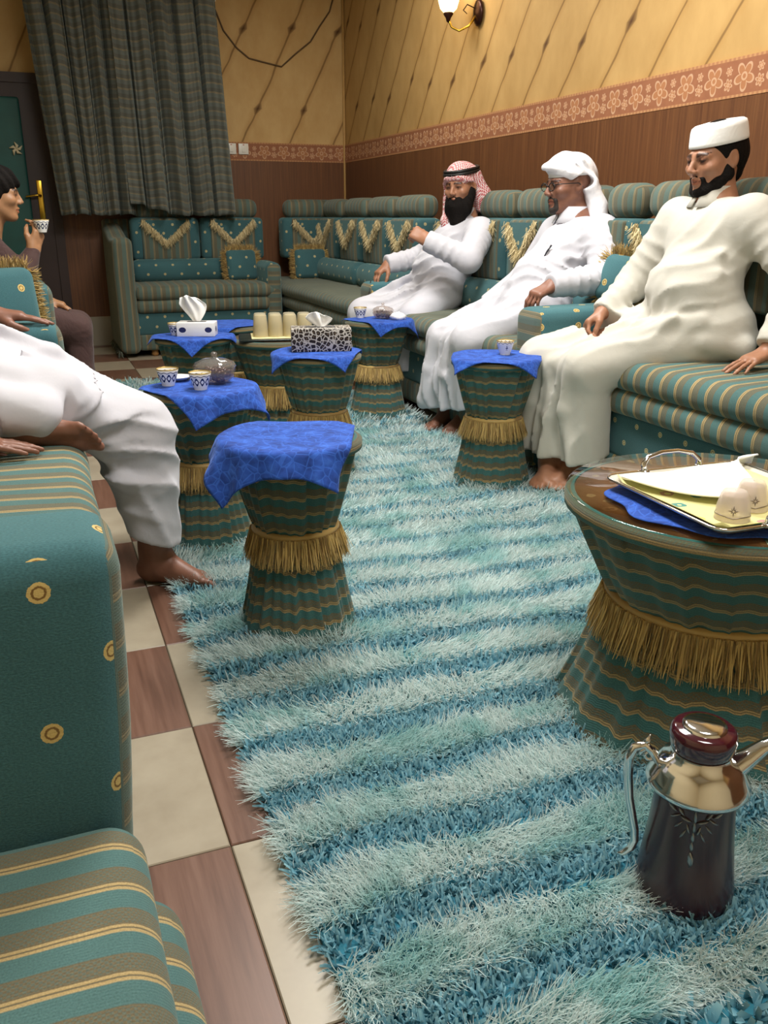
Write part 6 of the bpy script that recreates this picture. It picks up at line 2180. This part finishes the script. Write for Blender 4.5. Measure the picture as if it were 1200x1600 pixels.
def robe4(R, J):
    R.el((-0.36, 2.33, 0.67), (0.20, 0.20, 0.125), k=0.04)
    R.el((-0.34, 2.33, 0.81), (0.19, 0.19, 0.15), k=0.06)
    R.el((-0.42, 2.33, 0.95), (0.14, 0.19, 0.155), k=0.06)
    R.rc((-0.43, 2.17, 1.03), (-0.43, 2.49, 1.03), 0.078, 0.078, 0.05)
    R.rc((-0.43, 2.33, 1.05), (-0.43, 2.33, 1.12), 0.082, 0.060, 0.03)
    robe_arms(R, J)
    R.rc((-0.26, 2.42, 0.70), J['kneeF'], 0.135, 0.088, 0.06)
    R.rc(J['kneeF'], (0.235, 2.44, 0.34), 0.084, 0.080, 0.05)
    R.rc((0.235, 2.44, 0.34), J['hemF'], 0.080, 0.070, 0.04)
    R.rc((0.17, 2.41, 0.40), (0.215, 2.43, 0.20), 0.060, 0.045, 0.05)
    R.rc((-0.28, 2.22, 0.69), (-0.01, 2.22, 0.635), 0.125, 0.075, 0.06)
    R.rc((-0.01, 2.22, 0.635), (-0.03, 2.12, 0.610), 0.070, 0.055, 0.04)
    R.rc((-0.30, 2.12, 0.66), (-0.035, 2.075, 0.615), 0.085, 0.050, 0.05)
    R.quad((-0.22, 2.20, 0.68), (-0.22, 2.42, 0.72), (0.18, 2.43, 0.50), (0.02, 2.22, 0.61), 0.06, 0.06)
    folds(R, [([(-0.05, 2.28, 0.735), (0.08, 2.34, 0.64), (0.19, 2.38, 0.55)], [0.014, 0.020, 0.012]),
              ([(0.04, 2.27, 0.635), (0.13, 2.35, 0.53), (0.21, 2.365, 0.44)], [0.012, 0.020, 0.012]),
              ([(0.05, 2.30, 0.57), (0.14, 2.34, 0.46), (0.24, 2.36, 0.41)], [0.014, 0.018, 0.010]),
              ([(0.10, 2.34, 0.46), (0.16, 2.36, 0.36), (0.25, 2.365, 0.31)], [0.012, 0.018, 0.010]),
              ([(-0.18, 2.14, 0.75), (-0.06, 2.16, 0.68), (0.02, 2.18, 0.63)], [0.014, 0.018, 0.012]),
              ([(-0.12, 2.36, 0.80), (0.02, 2.44, 0.70), (0.14, 2.48, 0.60)], [0.016, 0.020, 0.012])])
    R.warp(wrinkles([((-0.08, 2.24, 0.70), 0.16, (0.5, -0.3, 0.9), 0.065, 0.012), ((0.10, 2.36, 0.58), 0.15, (0.45, -0.5, 0.8), 0.06, 0.014),
                     ((0.20, 2.38, 0.40), 0.15, (0.35, 0.2, 0.95), 0.075, 0.014), ((0.22, 2.38, 0.24), 0.12, (0.7, 0.4, 0.5), 0.07, 0.010)]))
    R.cut((0.24, 2.44, 0.150), (-0.35, 0.1, -1), 0.004, ((0.0, 2.2, -0.1), (0.5, 2.7, 0.33)))
    R.cut((0.022, 2.05, 0.6), (1, 0.0, -0.35), 0.004, ((-0.1, 1.9, 0.5), (0.15, 2.14, 0.68)))
    R.cut((-0.43, 2.33, 1.135), (0, 0, 1), 0.004, ((-0.6, 2.2, 1.06), (-0.3, 2.5, 1.3)))
    wristcut(R, J['wrN'], J['elbN']); wristcut(R, J['wrF'], J['elbF'])


h4 = dict(o=(-0.40, 2.33, 1.26), fwd=(1, 0.1, -0.1), k=1.0)
p4, HP4 = person('white robed lap, bare feet and hands of the man on the near left sofa', J4, 'robe_white', 'skin_b', h4, robe4, hr=0.0082,
                 hands=(dict(o=(-0.205, 1.975, 0.592), fwd=(1, 0.02, -0.17), up=(0.1, 0, 1), curl=(0.06, 0.05, 0.06, 0.08), side=1, thumb=(0.5, 0.0), spread=0.03, k=1.02),
                        dict(o=(-0.135, 2.955, 0.758), fwd=(1, -0.02, -0.14), up=(0.1, 0, 1), curl=(0.08, 0.08, 0.10, 0.12), side=-1, thumb=(0.4, 0.0), spread=0.03)),
                 feet=(dict(o=(0.252, 2.465, 0.004), fwd=(0.80, -0.60, 0), up=(0, 0, 1), side=-1, ankle=0.11, k=1.06),
                       dict(o=(-0.066, 2.070, 0.566), fwd=(1, -0.05, -0.16), up=(0.10, 0.85, 0.5), side=1, ankle=0.02)))
hair_cap(HP4, p4)
beard(HP4, p4)

# ---- boy in brown at the left edge
M['shirt_brown'] = cloth_mat('dark brown shirt', '4a3634', 0.1, 0.4)
JB = dict(pelvis=(-0.26, 4.42, 0.64), belly=(-0.25, 4.42, 0.76), chest=(-0.24, 4.42, 0.88), neck=(-0.175, 4.41, 1.01),
          shN=(-0.20, 4.27, 0.945), shF=(-0.20, 4.57, 0.945), elbN=(-0.045, 4.30, 0.790), wrN=(0.012, 4.365, 0.895), elbF=(-0.10, 4.66, 0.74), wrF=(0.04, 4.60, 0.66),
          hipN=(-0.20, 4.33, 0.63), hipF=(-0.20, 4.53, 0.63), kneeN=(0.155, 4.38, 0.535), kneeF=(0.165, 4.56, 0.53),
          hemN=(0.17, 4.38, 0.12), hemF=(0.18, 4.56, 0.12), ankN=(0.165, 4.39, 0.09), ankF=(0.175, 4.57, 0.09))


def robeb(R, J):
    R.el((-0.25, 4.42, 0.66), (0.14, 0.16, 0.11), k=0.04)
    R.el((-0.24, 4.42, 0.78), (0.115, 0.145, 0.12), k=0.05)
    R.el((-0.225, 4.42, 0.89), (0.105, 0.15, 0.12), k=0.05)
    R.rc((-0.20, 4.30, 0.94), (-0.20, 4.54, 0.94), 0.062, 0.062, 0.04)
    R.rc((-0.195, 4.415, 0.95), (-0.175, 4.41, 1.02), 0.07, 0.052, 0.03)
    for s in 'NF':
        R.rc(J['sh' + s], J['elb' + s], 0.060, 0.050, 0.04)
        R.rc(J['elb' + s], J['wr' + s], 0.048, 0.036, 0.03)
        R.rc(J['hip' + s], J['knee' + s], 0.095, 0.072, 0.04)
        R.rc(J['knee' + s], J['hem' + s], 0.068, 0.055, 0.03)
    R.quad(J['hipN'], J['hipF'], J['kneeF'], J['kneeN'], 0.045, 0.05)
    R.warp(ripple(0.003, 34, 30, 40))
    R.cut((0, 4.4, 0.11), (0, 0, -1), 0.004, ((0, 4.2, -0.1), (0.4, 4.8, 0.25)))
    wristcut(R, J['wrN'], J['elbN'], 0.004); wristcut(R, J['wrF'], J['elbF'])


hb_ = dict(o=(-0.112, 4.40, 1.135), fwd=(1, 0.02, -0.06), k=0.96)
pb, HPB = person('boy in dark brown clothes drinking from a cup at the left edge', JB, 'shirt_brown', 'skin_c', hb_, robeb, robe_name='clothes', hb=0.006,
                 hands=(dict(o=(0.012, 4.365, 0.895), fwd=(0.38, 0.22, 0.9), up=(0.75, -0.6, -0.2), curl=(0.55, 0.6, 0.65, 0.7), side=1, thumb=(0.6, 0.4), k=0.95),
                        dict(o=(0.04, 4.60, 0.655), fwd=(0.9, -0.1, -0.3), up=(0, 0, 1), side=-1, k=0.95)),
                 feet=(dict(o=(0.185, 4.39, 0.0), fwd=(1, -0.1, 0), up=(0, 0, 1), side=1, k=0.95), dict(o=(0.195, 4.57, 0.0), fwd=(1, 0, 0), up=(0, 0, 1), side=-1, k=0.95)))
F = sub_field(HPB, 0.2, 0.0045); Q = Part(F, HPB.o, HPB.R, HPB.k)
Q.el((-0.024, 0, 0.036), (0.112, 0.092, 0.098), k=0.02)
Q.rc((-0.075, 0, 0.0), (-0.068, 0, -0.06), 0.055, 0.045, 0.03)
Q.rc((0.055, 0, 0.085), (0.088, 0, 0.052), 0.030, 0.018, 0.02)
Q.el((0.090, 0, -0.060), (0.095, 0.12, 0.088), k=0.01, sub=True)
for s in (-1, 1):
    Q.el((-0.012, s * 0.095, -0.016), (0.024, 0.024, 0.032), k=0.006, sub=True)
F.warp(ripple(0.003, 90, 110, 70))
field_obj('hair', F, M['hair'], pb, 1)
cup((0.058, 4.372, 0.972), 'white cup held in the boy\'s hand', 'cup_blue', 0.5)
